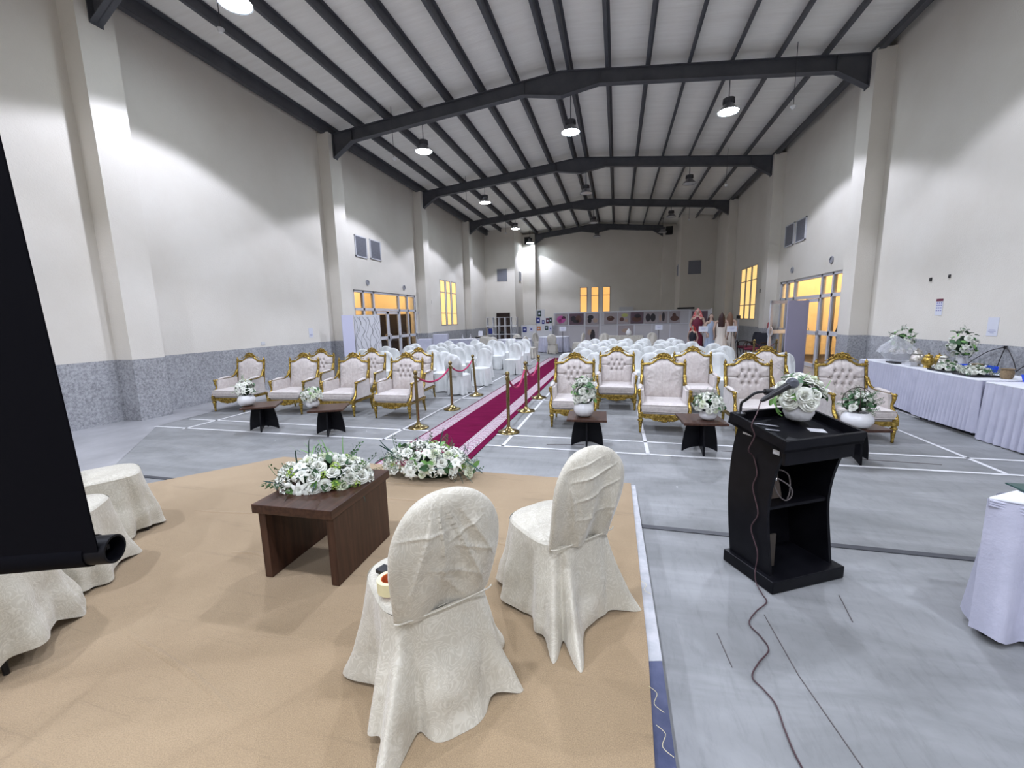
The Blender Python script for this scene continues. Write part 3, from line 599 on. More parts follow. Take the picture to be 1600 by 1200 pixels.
# ================================================================ COVERED CHAIRS
def sel(a, b_, e, th):
    c, s = math.cos(th), math.sin(th); return (math.copysign(abs(c) ** (2 / e), c) * a, math.copysign(abs(s) ** (2 / e), s) * b_)
def cover_meshes(seed, nu=72, nv=30, wr=1.0, tails=(), flare=.055, folds=9, h=.94, W=.215, hem=.02, round_top=.24, amp=1.0, lean=.14, creases=()):
    """local: chair faces -Y, back at +Y; returns back sleeve, seat pad, skirt"""
    rn = random.Random(seed); ph = [rn.uniform(0, 6.28) for _ in range(8)]; off = Vector((rn.uniform(0, 50), rn.uniform(0, 50), rn.uniform(0, 50)))
    zs = .455
    def ridged(p, s): return 1 - abs(noise.noise(p * s + off))
    # back sleeve
    def back(u, v):
        th = 2 * PI * u; zz = zs - .02 + (h - zs + .02) * (1 - (1 - v) ** 1.6); q = max(0, (zz - (h - round_top)) / round_top)
        wd = W * math.sqrt(max(0.0, 1 - q ** 2.3)) * (1.03 - .10 * max(0, 1 - (zz - zs) / .2)) + .002; tk = .032 * math.sqrt(max(0.0, 1 - (max(0, (zz - h + .05) / .05)) ** 2)) + .0015
        c, s = math.cos(th), math.sin(th)
        x = math.copysign(abs(c) ** .75, c) * wd; y = math.copysign(abs(s) ** .75, s) * tk
        yc = .195 + lean * (zz - zs) + .03 * math.sin(PI * min(1, (zz - zs) / .5))
        e = wr * amp * .011 * math.sin(x * 24 * (1 + .3 * zz) + ph[2] + 2.2 * noise.noise(Vector((x * 2, 1, zz * 2.5)) + off)) * min(1, (h - zz) / .15) + wr * amp * (.026 * (ridged(Vector((x * 3.2 + y * 3 + .6 * (zz - .7) * math.sin(ph[1]) * 3, y * 2, zz * .9)), 1.35) - .6) + .006 * noise.noise(Vector((x * 9, y * 9, zz * 4)) + off))
        for (ax, az, bx, bz, cw, ca) in creases:
            dx, dz = bx - ax, bz - az; L2 = dx * dx + dz * dz; tt = ((x - ax) * dx + (zz - az) * dz) / L2; tc_ = max(0, min(1, tt)); px_, pz_ = x - ax - dx * tc_, zz - az - dz * tc_; dd = math.hypot(px_, pz_); sd_ = 1 if (px_ * dz - pz_ * dx) > 0 else -1
            e += ca * math.exp(-(dd / cw) ** 2) * (1 if sd_ > 0 else .35) * math.sin(PI * max(.03, min(.97, tt))) ** .5 if -.1 < tt < 1.1 else 0
        return (x, yc + y + (e if s > 0 else -e) * min(1, (h - zz) / .1) * abs(s) ** .5, zz)
    A = MB(); A.grid(nu, nv, back, wrap=True)
    # seat pad
    def seat(u, v):
        r = v; th = 2 * PI * u; x, y = sel(.222 * r, .225 * r, 3.2, th); zz = zs + .028 * (1 - r ** 3) + .0045 * wr * noise.noise(Vector((x * 9, y * 9, 3)) + off) - (.012 if r > .97 else 0)
        return (x, y - .015, zz)
    B = MB(); B.grid(nu, max(8, nv // 3), seat, wrap=True)
    # skirt
    def skirt(u, v):
        th = 2 * PI * u; x, y = sel(.222, .232, 3.4, th); y -= .008
        d = v ** 1.15; k = 1 + flare * d * 4
        f = 0
        for i, (nf, a) in enumerate(((folds, .036), (folds * 2 - 3, .020), (5, .026))): f += a * math.sin(nf * th + ph[i] + .7 * math.sin(3 * th + ph[i + 3])) * d
        f *= wr
        nrm = Vector((x, y, 0)).normalized(); r_ = Vector((x * k, y * k, 0)) + nrm * f
        hz_ = hem + .02 * math.sin(4 * th + ph[5]) * .6
        for (ta, tr, tw) in tails:
            dd = (th - ta + PI) % (2 * PI) - PI; g = math.exp(-(dd / tw) ** 2)
            r_ += nrm * tr * g * d ** 1.3; hz_ *= (1 - g)
        r_ += nrm * wr * (.024 * noise.noise(Vector((x * 6, y * 6, v * 3)) + off) + .016 * (ridged(Vector((x * 5, y * 5, v * 1.6)), 1.6) - .7)) * d
        zz = zs - .004 + (max(.006, hz_) - zs) * v
        if v < .08: zz = zs - .004 - (v / .08) * .01 * 0
        return (r_.x, r_.y, zs - .006 + (max(.006, hz_) - zs) * v)
    Cc = MB(); Cc.grid(int(nu * 1.6), max(10, int(nv * .8)), skirt, wrap=True)
    return A, B, Cc
def covered_chair(name, label, m, seed, loc, rz, group=None, **k):
    t = thing(name, label, 'chair', loc, rz, group); A, B, Cc = cover_meshes(seed, **k)
    obj('back_cover', A, m, t, smooth=70); obj('seat_cover', B, m, t, smooth=70); obj('skirt', Cc, m, t, smooth=70)
    L = MB(); ll = []
    for sx in (-1, 1):
        for sy in (-.19, .17):
            L = MB(); L.tube([(sx * .17, sy, .43), (sx * .19, sy * 1.12, 0.0)], .011, 8); ll.append(obj('leg', L, 'black_metal', t, smooth=True))
    return t
TB = 227
# the two front-most chairs seen from behind on the stage
def back_seam(t, lean=.2):
    b = MB(); pts = [(x * .215, .195 + .033, .455 + .0) for x in (-1, -.5, 0, .5, 1)]
    b.tube(smooth_path([(-.205, .215, .45), (-.18, .228, .449), (-.1, .232, .448), (0, .234, .447), (.1, .232, .448), (.18, .228, .449), (.205, .215, .45)], 4), .0035, 6)
    obj('waist_seam', b, 'damask', t, smooth=True)
fx = math.radians(TB)
def along(mid, d): return (mid[0] + d * math.sin(fx), mid[1] - d * math.cos(fx), SZ + .005)
c1 = covered_chair('covered_chair', 'ivory damask-covered chair nearest the camera, seen from behind, tape roll on its seat', 'damask', 5, along((-.64, 1.37), .205), math.radians(TB), nu=260, nv=130, wr=1.0, amp=1.1,
                   tails=((math.radians(52), .25, .20), (math.radians(128), .10, .22), (math.radians(90), .06, .3), (math.radians(250), .05, .5)), flare=.06, folds=7, hem=.03, creases=((.03, .91, -.15, .50, .016, .012), (-.03, .88, -.19, .62, .022, .010), (.05, .91, .02, .58, .012, .013), (.07, .90, .17, .52, .030, .014), (-.20, .66, -.02, .73, .012, .009), (-.16, .55, .08, .66, .014, .008), (.0, .80, .20, .80, .010, .006), (-.12, .82, .02, .74, .010, .007), (.03, .60, -.06, .47, .02, .01)))
c2 = covered_chair('covered_chair', 'ivory damask-covered chair seen from behind, beside the right edge of the stage', 'damask', 11, along((-.15, 1.975), .205), math.radians(TB - 1), nu=260, nv=130, wr=1.0, amp=1.25,
                   tails=((math.radians(55), .20, .15), (math.radians(72), .16, .11), (math.radians(130), .10, .2)), flare=.055, folds=8, hem=.03, creases=((-.12, .84, .14, .80, .012, .012), (-.15, .76, .12, .70, .012, .012), (-.05, .90, .16, .86, .012, .010), (.0, .75, .06, .50, .020, .012), (-.15, .62, .1, .60, .014, .009), (-.14, .72, -.10, .48, .02, .010), (.15, .78, .10, .52, .016, .010)))
back_seam(c1); back_seam(c2)
# pale tape roll and black remote on the nearest chair
mc = Matrix.Translation(c1.location) @ Matrix.Rotation(math.radians(TB), 4, 'Z')
p = mc @ Vector((.165, .055, .485))
t = thing('tape_roll', 'cream roll of packing tape on the seat of the nearest covered chair', 'tape roll', p)
b = MB(); b.lathe([(.036, 0), (.052, 0), (.052, .05), (.036, .05), (.036, 0)], 28, caps=False); obj('tape_winding', b, 'tape_y', t, smooth=True)
b = MB(); b.lathe([(.033, .002), (.036, .002), (.036, .048), (.033, .048), (.033, .002)], 28, caps=False); obj('core', b, mat('orange_core', (.55, .12, .03), .6), t, smooth=True)
p = mc @ Vector((.135, -.04, .484))
b = MB(); b.box((0, 0, .009), (.05, .14, .018)); tag(obj('remote_control', b, 'black_plastic', bevel=.004, loc=p, rot=(0, 0, math.radians(TB + 25))), 'black remote beside the tape roll on the nearest chair', 'remote')
# three ivory chairs partly hidden by the black screen
for k, (x, y, a, lab, s_) in enumerate([(-3.76, 2.13, 150, 'ivory-covered chair farthest of the three behind the hanging black screen', 21), (-3.32, 1.62, 128, 'ivory-covered chair in the middle of the three behind the hanging black screen', 22), (-2.95, 1.10, 122, 'ivory-covered chair nearest of the three behind the black screen, dark leg showing', 23)]):
    covered_chair('covered_chair', lab, 'damask', s_, (x, y, SZ + .004), math.radians(a), nu=120, nv=60, wr=.8, flare=.05 if k < 2 else .06, folds=6, hem=.03 if k < 2 else .085, tails=((math.radians(300), .05, .3),))

# audience chairs: four cloth variants, copied
AUD = []
for s_, kw in ((31, dict(flare=.015)), (32, dict(folds=7, flare=.02)), (33, dict(folds=11, flare=.015)), (34, dict(folds=8, flare=.02))):
    AUD.append((s_, kw))
protos = {}
def aud_chair(i, m, loc, rz, lab, group):
    key = (i, m)
    if key not in protos:
        s_, kw = AUD[i]; protos[key] = covered_chair('covered_chair', lab, m, s_, loc, rz, group, nu=52, nv=24, wr=.75, amp=2.9, **kw); return protos[key]
    return dup(protos[key], loc, rz, lab, group)
ORD = ['first', 'second', 'third', 'fourth', 'fifth', 'sixth', 'seventh', 'eighth', 'ninth', 'tenth']
RB = [(9.05, [-1.05, -.47, .10, .67, 1.24, 1.95, 2.55]), (10.0, [-.72, -.14, .43, 1.0, 1.57, 2.14]), (10.9, [-.93, -.36, .20, .77, 1.34, 1.92, 2.5]), (11.9, [-.60, -.02, .55, 1.12, 1.70, 2.45]), (12.9, [-.98, -.40, .17, .74, 1.37, 2.12]), (13.9, [-.95, -.38, .19, .76, 1.33, 1.9]), (14.9, [-.76, -.19, .38, .97, 1.8])]
rr = random.Random(9)
for r, (y, xs) in enumerate(RB):
    for q, x in enumerate(xs):
        lab = 'white-covered chair right of the aisle, %s row behind the armchairs, %s seat from the aisle' % (ORD[r], ORD[q])
        aud_chair(rr.randrange(4), 'satin', (x, y - .25 + rr.uniform(-.05, .05), 0.002), math.radians(rr.uniform(-9, 9)), lab, 'white covered chairs right of the aisle')
aud_chair(2, 'satin', (3.18, 8.75, 0.002), math.radians(12), 'white-covered chair standing alone behind the right-hand back-row armchair', 'white covered chairs right of the aisle')
LB = [('first', [(-6.42, 8.95, 8), (-5.85, 9.5, 10), (-5.2, 9.75, 12), (-4.62, 9.85, 15), (-4.08, 9.3, 10), (-3.52, 8.95, 172)]),
      ('second', [(-6.95, 10.2, 12), (-6.2, 10.5, 8), (-5.5, 10.7, 12), (-4.85, 10.9, 15), (-4.25, 10.75, 18), (-3.42, 10.25, -6)]),
      ('third', [(-6.95, 11.4, 10), (-6.25, 11.6, 10), (-5.55, 11.9, 14), (-4.9, 12.0, 18), (-4.3, 11.7, 12), (-3.75, 11.55, 5), (-3.12, 12.45, -10)]),
      ('fourth', [(-6.6, 12.7, 10), (-5.75, 13.0, 14), (-5.1, 13.2, 16), (-4.35, 12.9, 10), (-3.95, 13.75, 5), (-3.3, 13.7, -12)]),
      ('fifth', [(-6.0, 14.2, 12), (-5.2, 14.9, 10), (-4.45, 14.7, 8), (-3.9, 15.2, 6), (-3.3, 14.9, 0)])]
for rn_, L in LB:
    n = len(L)
    for q, (x, y, a) in enumerate(L):
        lab = 'white-covered chair left of the aisle, %s row behind the armchairs, %s seat from the aisle%s' % (rn_, ORD[n - 1 - q], ', turned backwards' if a > 100 else '')
        if len(lab.split()) > 16: lab = 'white-covered chair left of the aisle, %s row, seat next the aisle, turned backwards' % rn_
        aud_chair(rr.randrange(4), 'satin', (x, y, 0.002), math.radians(a), lab, 'white covered chairs left of the aisle')

# ================================================================ GILT ARMCHAIRS
def crest_pts(z0, zc, hw, n=13):
    out = []
    for i in range(n):
        s = -1 + 2 * i / (n - 1); a = abs(s)
        z = zc - (zc - z0) * (1 / (1 + math.exp(-(a - .52) * 9)) - .01) * 1.02
        out.append((s * hw, z))
    return out
def armchair(label, loc, rz, tufted, group='gilt armchairs'):
    t = thing('gilt_armchair', label, 'armchair', loc, rz, group)
    HW = .335
    def leg_prof(): return [(.012, 0), (.020, .012), (.016, .03), (.024, .11), (.030, .155), (.026, .165), (.040, .178), (.040, .195), (.028, .205), (.034, .235)]
    for sx in (-1, 1):
        b = MB(); b.lathe(leg_prof(), 14, (sx * .325, -.35, 0)); obj('leg', b, 'gold', t, smooth=True)
    for sx in (-1, 1):
        b = MB(); b.tube([(sx * .31, .30, .24), (sx * .31, .31, .12), (sx * .315, .345, 0)], [.024, .02, .015], 8); obj('leg', b, 'gold', t, smooth=True)
    # seat rail with carved apron
    b = MB(); b.box((0, -.365, .262), (.70, .035, .045)); b.box((0, .31, .262), (.64, .035, .05))
    for sx in (-1, 1): b.box((sx * .335, -.03, .262), (.032, .68, .045)); b.box((sx * .325, -.355, .27), (.065, .06, .085))
    sr = obj('seat_rail', b, 'gold', t, bevel=.006)
    b = MB(); pr = []
    n = 25
    for i in range(n): s = -1 + 2 * i / (n - 1); pr.append((s * .29, -.055 * max(0, math.cos(s * PI / 2)) ** 1.5 - .008 * math.cos(s * 14) - .006))
    poly = [(.29, .01), (-.29, .01)] + pr
    b.prism([(p_[0], p_[1]) for p_ in poly], .022, Matrix.Translation((0, -.372, .238)) @ Matrix.Rotation(PI / 2, 4, 'X'))
    for k in range(7):
        x = (k - 3) * .035; b.sphere((x, -.388, .222 - .03 * math.cos(x / .11)), .017, 8, 6, (1, .6, 1))
    for k in range(12):
        x = (k - 5.5) * .05; b.sphere((x, -.385, .25), .010, 6, 4, (1.4, .6, .8))
    obj('carved_apron', b, 'gold', sr, smooth=40)
    # upholstered base and seat cushion
    b = MB(); b.box((0, -.02, .295), (.65, .68, .05)); obj('seat_base', b, 'upholstery', t, bevel=.015)
    def cush(u, v):
        th = 2 * PI * u; k = math.sin(PI * min(1, v * 1.0)); return (0, 0, 0)
    b = MB()
    def cu(u, v):
        x = -.30 + .60 * u; y = -.385 + .63 * v; e = min(u, 1 - u, v, 1 - v); return (x, y, .425 + .028 * (1 - math.exp(-e * 12)))
    ng = 16; b.grid(ng, ng, cu)
    def cl(u, v):
        x = -.30 + .60 * u; y = -.385 + .63 * v; return (x, y, .325)
    b.grid(ng, ng, cl)
    def sd(u, v):
        p4 = [(-.30, -.385), (.30, -.385), (.30, .245), (-.30, .245)]; k = u * 4 % 4; i = int(k) % 4; f_ = k - int(k)
        a, c = p4[i], p4[(i + 1) % 4]; x = a[0] + (c[0] - a[0]) * f_; y = a[1] + (c[1] - a[1]) * f_; bl = 1 + .05 * math.sin(PI * v)
        return (x * bl, (y + .07) * (1 + .03 * math.sin(PI * v)) - .07, .325 + .1 * v)
    b.grid(64, 6, sd, wrap=True); cus = obj('seat_cushion', b, 'upholstery', t, smooth=60)
    b = MB(); b.tube([(-.31, -.40, .425), (.31, -.40, .425)], .005, 6); b.tube([(-.31, -.40, .328), (.31, -.40, .328)], .005, 6); obj('piping', b, 'upholstery', cus, smooth=True)
    # back: upholstered panel inside gilt frame
    zb, zt_, zc = .40, .93, 1.03
    ly = lambda z_: .235 + .16 * (z_ - .4)
    def topz(x): 
        a = abs(x) / .29; return .915 + .105 * (1 - 1 / (1 + math.exp(-(a - .5) * 8)))
    btn = []
    if tufted:
        for r_, (zz, xs_) in enumerate(((.86, (-.095, 0, .095)), (.765, (-.15, -.05, .05, .15)), (.675, (-.095, 0, .095)))):
            btn += [(x_, zz) for x_ in xs_]
    rn = random.Random(int(loc[0] * 100) + 7)
    wy0 = rn.uniform(.60, .72)
    def pan(u, v):
        x = -.29 + .58 * u; tz = topz(x); zz = zb + (tz - zb) * v; e = min(u, 1 - u, v, 1 - v)
        d = .065 * (1 - math.exp(-e * 9))
        if tufted:
            for bx, bz in btn:
                q = math.hypot(x - bx, zz - bz); d -= .034 * math.exp(-(q / .024) ** 2)
                if zz < .68 and zz > .45 and abs(bz - .675) < .01: d -= .012 * math.exp(-((x - bx) / .010) ** 2)
                if bz > .85 and zz > bz: d -= .010 * math.exp(-((x - bx) / .010) ** 2)
            for (a_, c_) in (((-.29, .765), (-.15, .765)), ((.15, .765), (.29, .765))):
                if a_[0] <= x <= c_[0]: d -= .025 * math.exp(-((zz - .765) / .009) ** 2)
            for i_, (bx, bz) in enumerate(btn):
                for bx2, bz2 in btn[i_ + 1:]:
                    if abs(abs(bx - bx2) - .05) < .01 and abs(bz - bz2) < .12:
                        L2 = Vector((bx2 - bx, bz2 - bz)); q = Vector((x - bx, zz - bz)); s = max(0, min(1, q.dot(L2) / L2.length_squared)); dd = (q - L2 * s).length
                        d -= .014 * math.exp(-(dd / .010) ** 2)
        else:
            for sx in (-1, 1):
                cx_, cz_ = sx * .27, wy0 + (.05 if sx > 0 else 0); q = Vector((x - cx_, zz - cz_)); 
                if q.length > .01:
                    an = math.atan2(q.y, -sx * q.x); d -= .011 * abs(math.sin(an * 4.5 + 1)) * math.exp(-q.length / .13)
            d -= .008 * math.exp(-(x / .006) ** 2) + .005 * math.exp(-((abs(x) - .10) / .006) ** 2)
            d += .006 * noise.noise(Vector((x * 12, zz * 7, loc[0])))
        return (x, ly(zz) - .01 - d, zz)
    b = MB(); b.grid(60, 60, pan); bk = obj('backrest', b, 'upholstery', t, smooth=80)
    b = MB(); b.grid(12, 12, lambda u, v: (-.29 + .58 * u, ly(zb + (topz(-.29 + .58 * u) - zb) * v) + .03, zb - .12 + (topz(-.29 + .58 * u) - zb + .12) * v)); obj('back_panel', b, 'upholstery', t, smooth=80)
    if tufted:
        for bx, bz in btn:
            q = MB(); q.sphere((bx, ly(bz) - .01 - .038, bz), .008, 8, 6, (1, .6, 1)); obj('button', q, 'upholstery', bk, smooth=True)
    b = MB()
    for sx in (-1, 1):
        b = MB(); b.tube([(sx * .31, .235 + .0, .24), (sx * .312, ly(.45), .45), (sx * .315, ly(.7), .7), (sx * .315, ly(.93), .935)], [.026, .024, .022, .024], 10)
        b.lathe([(.030, 0), (.030, .015), (.018, .022), (.024, .038), (.022, .052), (.010, .07), (.003, .095)], 10, (sx * .315, ly(.94), .935)); obj('back_post', b, 'gold', t, smooth=True)
    b = MB(); path = [(x_, ly(topz(x_)) - .012, topz(x_) + .012 + .012 * math.sin(abs(x_) * 30)) for x_ in [-.315 + .63 * i / 26 for i in range(27)]]
    b.tube(path, [.020 + .005 * math.sin(i * 1.9) for i in range(27)], 8)
    # carved shell and scrolls
    zc_ = topz(0) + .03; yc_ = ly(zc_) - .01
    b.sphere((0, yc_ - .01, zc_ + .03), .034, 10, 8, (1, .7, 1.1))
    for sx in (-1, 1):
        for (dx, dz, r_) in ((.035, .035, .022), (.06, .018, .024), (.09, .004, .020), (.118, -.006, .016), (.145, -.018, .014), (.03, .0, .02), (.175, -.035, .012), (.205, -.048, .012)):
            b.sphere((sx * dx, yc_ - .012, zc_ + dz), r_, 8, 6, (1.1, .7, .9))
        b.tube(smooth_path([(sx * .03, yc_ - .02, zc_ + .055), (sx * .075, yc_ - .02, zc_ + .045), (sx * .10, yc_ - .02, zc_ + .01), (sx * .07, yc_ - .02, zc_ - .005)], 4), .009, 6)
    for k in range(5): a = (k - 2) * .5; b.sphere((.025 * math.sin(a), yc_ - .02, zc_ + .045 + .022 * math.cos(a)), .011, 6, 5)
    obj('carved_crest', b, 'gold', t, smooth=50)
    # arms
    for sx in (-1, 1):
        b = MB(); P = smooth_path([(sx * .315, ly(.74) - .01, .76), (sx * .325, .20, .66), (sx * .34, .10, .625), (sx * .345, -.08, .615), (sx * .35, -.20, .61), (sx * .352, -.25, .585), (sx * .345, -.26, .53), (sx * .335, -.25, .46), (sx * .345, -.30, .38), (sx * .34, -.355, .31), (sx * .33, -.36, .25)], 5)
        n_ = len(P); rad = [.018 + .012 * math.exp(-((i / n_ - .02) / .05) ** 2) + .007 * math.exp(-((i / n_ - .52) / .06) ** 2) + .010 * math.exp(-((i / n_ - .82) / .1) ** 2) for i in range(n_)]
        b.tube(P, rad, 10); b.sphere((sx * .35, -.265, .605), .028, 8, 6); af = obj('arm_frame', b, 'gold', t, smooth=True)
        b = MB(); b.tube([(sx * .335, .12, .637), (sx * .338, .06, .642), (sx * .342, -.08, .636), (sx * .345, -.19, .628)], [(.008, .018), (.020, .032), (.020, .032), (.006, .018)], 10); obj('arm_pad', b, 'upholstery', af, smooth=True)
        def sp(u, v, sx=sx):
            y = .235 - .47 * u; zt2 = .615; bot_ = .30; zz = bot_ + (zt2 - bot_) * v; yy = y + (.0 if u < .99 else 0) + (.06 * u * (v - .5)); return (sx * (.345), yy - .02 * u, zz)
        b = MB(); b.grid(8, 8, sp); b.grid(8, 8, lambda u, v, sx=sx: (sx * (.345 - .055 - .018 * math.sin(PI * u) * math.sin(PI * v)), sp(u, v)[1], sp(u, v)[2]))
        e_ = [(0, 0), (1, 0), (1, 1), (0, 1)]
        def rim(u, v, sx=sx):
            k = u * 4; i = int(k) % 4; f_ = k - int(k); a, c = e_[i], e_[(i + 1) % 4]; uu, vv = a[0] + (c[0] - a[0]) * f_, a[1] + (c[1] - a[1]) * f_
            q = sp(uu, vv); return (q[0] - sx * .055 * v, q[1], q[2])
        b.grid(28, 2, rim, wrap=True); obj('arm_panel', b, 'upholstery', t, smooth=40)
    return t
ARM = [(-7.45, 6.82, 4, 0, 'front row, farthest left of all'), (-6.10, 6.80, 5, 0, 'front row, second from the left wall'), (-4.96, 6.80, 4, 0, 'front row, third from the left wall'), (-3.83, 6.80, 2, 1, 'front row, first left of the aisle'),
       (-6.65, 8.0, 3, 1, 'back row left, nearest the left wall'), (-5.35, 8.05, 3, 1, 'back row left, middle one'), (-4.22, 8.10, 3, 1, 'back row left, nearest the aisle'),
       (-.66, 6.68, 3, 1, 'front row, first right of the aisle'), (.70, 6.55, -3, 0, 'front row, second right of the aisle'), (1.93, 6.52, 4, 1, 'front row, third right of the aisle'), (3.13, 6.55, 3, 1, 'front row, last right before the buffet'),
       (.01, 8.05, 0, 1, 'back row right, nearest the aisle'), (1.37, 8.0, -1, 0, 'back row right, middle one'), (2.58, 8.0, -3, 0, 'back row right, nearest the buffet')]
AP = {}
for k, (x, y, a, tf, lab) in enumerate(ARM):
    lab = 'gilt armchair, %s, %s cream back' % (lab, 'tufted' if tf else 'smooth')
    if (tf in AP): 
        AP[tf] = AP[tf]; r_ = dup(AP[tf], (x, y, 0.002), math.radians(a), lab, 'gilt armchairs')
    else: AP[tf] = armchair(lab, (x, y, 0.002), math.radians(a), tf)
# ================================================================ SIDE TABLES
def side_table(label, loc, rz):
    t = thing('side_table', label, 'side table', loc, rz, 'low side tables with black cross bases')
    b = MB(); b.box((0, 0, .405), (.50, .52, .030)); obj('tabletop', b, 'walnut', t, bevel=.003)
    b = MB(); b.box((0, 0, .3855), (.42, .44, .008)); obj('under_frame', b, 'black_wood', t)
    for k in range(2):
        b = MB(); n = 14; pr = []
        for i in range(n + 1):
            s = i / n; pr.append((.155 + .055 * math.sin(s * PI / 2 * 1.0), .38 - .38 * s))
        bt = [(.205 - .41 * i / 12, .065 * math.sin(PI * (i / 12)) ** .8) for i in range(1, 12)]
        poly = [(-x_, z_) for x_, z_ in pr][::-1]
        poly = [(x_, z_) for x_, z_ in pr] + bt + poly
        b.prism(poly, .022, Matrix.Rotation(PI / 2 * k, 4, 'Z') @ Matrix.Rotation(PI / 2, 4, 'X')); obj('cross_panel', b, 'black_wood', t)
    return t
ST = [(-5.55, 5.42, 30, 'far left low table in front of the second gilt armchair'), (-4.28, 5.40, 24, 'low table left of the aisle in front of the third gilt armchair'), (-.36, 5.42, 2, 'low table right of the aisle in front of the first gilt armchair'), (1.03, 5.45, 4, 'low table before the second gilt armchair right of the aisle'), (2.62, 5.42, 8, 'low table half hidden behind the black lectern')]
p0 = None
for (x, y, a, lab) in ST:
    lab = 'walnut-topped ' + lab
    if p0 is None: p0 = side_table(lab, (x, y, .002), math.radians(a))
    else: dup(p0, (x, y, .002), math.radians(a), lab)

# ================================================================ FLOWERS
def petal_grid(b, R, L, w_, cup, tilt, az, z0, nu=5, nv=5, curl=0.0, pointy=.6, r0=0.0):
    """one petal: grows outward from the axis, cupped"""
    m = Matrix.Rotation(az, 4, 'Z')
    def fn(u, v):
        s = (u - .5) * 2; wd = w_ * math.sin(PI * min(1, .12 + v * .80)) ** pointy * (1 if v < .95 else .85)
        a = tilt * v + curl * max(0, v - .6) * 2.5
        rr_ = r0 + R * (1 - math.cos(min(1.3, v * 1.3))) * .6 + L * v * math.sin(a) * .9; zz = z0 + L * v * math.cos(a)
        x = rr_ - cup * s * s * wd; y = s * wd
        return m @ Vector((x, y, zz))
    b.grid(nu, nv, fn)
def rose_mesh(seed, R=.04):
    r = random.Random(seed); b = MB()
    for (n, rad, H, w_, fl_, dz) in ((2, .13, .98, 1.7, .0, .0), (3, .27, .98, 1.25, .10, .0), (4, .42, .92, 1.0, .22, -.03), (5, .58, .82, .80, .40, -.08), (5, .74, .66, .78, .62, -.14), (6, .86, .46, .70, .85, -.20)):
        o = r.random() * 6
        for k in range(n):
            az = o + 2 * PI * k / n + r.uniform(-.12, .12); ti_ = r.uniform(-.04, .06)
            def fn(u, v, az=az, rad=rad, H=H, w_=w_, fl_=fl_, dz=dz, ti_=ti_):
                s = (u - .5) * 2; g = az + s * w_ * (.45 + .55 * math.sin(PI * min(.62, v * .6 + .12))); rr_ = R * (rad * (.30 + .70 * math.sin(v * PI / 2)) * (1 - (.55 if rad < .3 else .25 if rad < .5 else 0) * v ** 3) + fl_ * .42 * v ** 3 + .05 * s * (1 if rad < .5 else .5) + ti_ * v)
                return (rr_ * math.cos(g), rr_ * math.sin(g), R * (dz + H * math.sin(v * 1.35) - .24 * s * s * v - fl_ * .22 * v ** 4))
            b.grid(6, 5, fn)
    return b
def lily_mesh(seed, R=.06):
    r = random.Random(seed); b = MB()
    for k in range(6): petal_grid(b, R * .1, R * (1.15 if k % 2 else 1.05), R * .30, .3, 1.05, k * PI / 3 + r.uniform(-.1, .1), 0, nv=7, curl=.55, pointy=1.1)
    for k in range(5): a = k * 1.256; b.tube([(0, 0, 0), (.2 * R * math.cos(a), .2 * R * math.sin(a), .75 * R)], .0018, 4)
    return b
def cluster_mesh(seed, R=.05):
    r = random.Random(seed); b = MB()
    for k in range(16):
        a = k * 2.4; ph = math.acos(1 - (k + .5) / 16 * 1.15); d = Vector((math.sin(ph) * math.cos(a), math.sin(ph) * math.sin(a), math.cos(ph)))
        mx = Matrix.Translation(d * R * .75) @ d.to_track_quat('Z', 'Y').to_matrix().to_4x4() @ Matrix.Rotation(r.random() * 6, 4, 'Z')
        for q in range(4):
            m2 = mx @ Matrix.Rotation(q * PI / 2, 4, 'Z'); w_ = R * .19
            b.add([(0, 0, 0), (w_ * .9, -w_ * .6, R * .10), (w_ * 1.7, 0, R * .12), (w_ * .9, w_ * .6, R * .10)], [(0, 1, 2, 3)], m2)
    return b
def bud_mesh(seed, R=.025):
    b = MB(); b.lathe([(.002, -R * .4), (R * .5, -R * .2), (R * .75, R * .35), (R * .62, R * .95), (R * .3, R * 1.4), (.001, R * 1.5)], 10); return b
def leaf_mesh(L=.09, w_=.028):
    b = MB(); b.grid(3, 7, lambda u, v: ((u - .5) * 2 * w_ * math.sin(PI * min(.98, v + .04)) ** .8, L * v, .25 * L * math.sin(v * 2.2) + abs(u - .5) * w_ * .6)); return b
def blade_mesh(L=.2, bend=.6):
    b = MB(); b.grid(3, 10, lambda u, v: ((u - .5) * .012 * (1 - v) ** .5, L * math.sin(v * bend * 1.6) / (bend * 1.6) * (.4 + .6 * bend), L * v * math.cos(v * bend * 1.5) * .9)); return b
def sprig_mesh(seed):
    r = random.Random(seed); b = MB(); b.tube([(0, 0, 0), (.01, .03, .06), (.012, .07, .11)], .0016, 4)
    for k in range(14):
        s = k / 14; p = Vector((.012 * s, .07 * s + .01, .11 * s)); a = k * 2.1; d = Vector((math.cos(a), .4, math.sin(a))) * .022
        e = d.cross(Vector((0, 1, 0))).normalized() * .005; b.add([p, p + d * .5 + e, p + d, p + d * .5 - e], [(0, 1, 2, 3)])
    return b
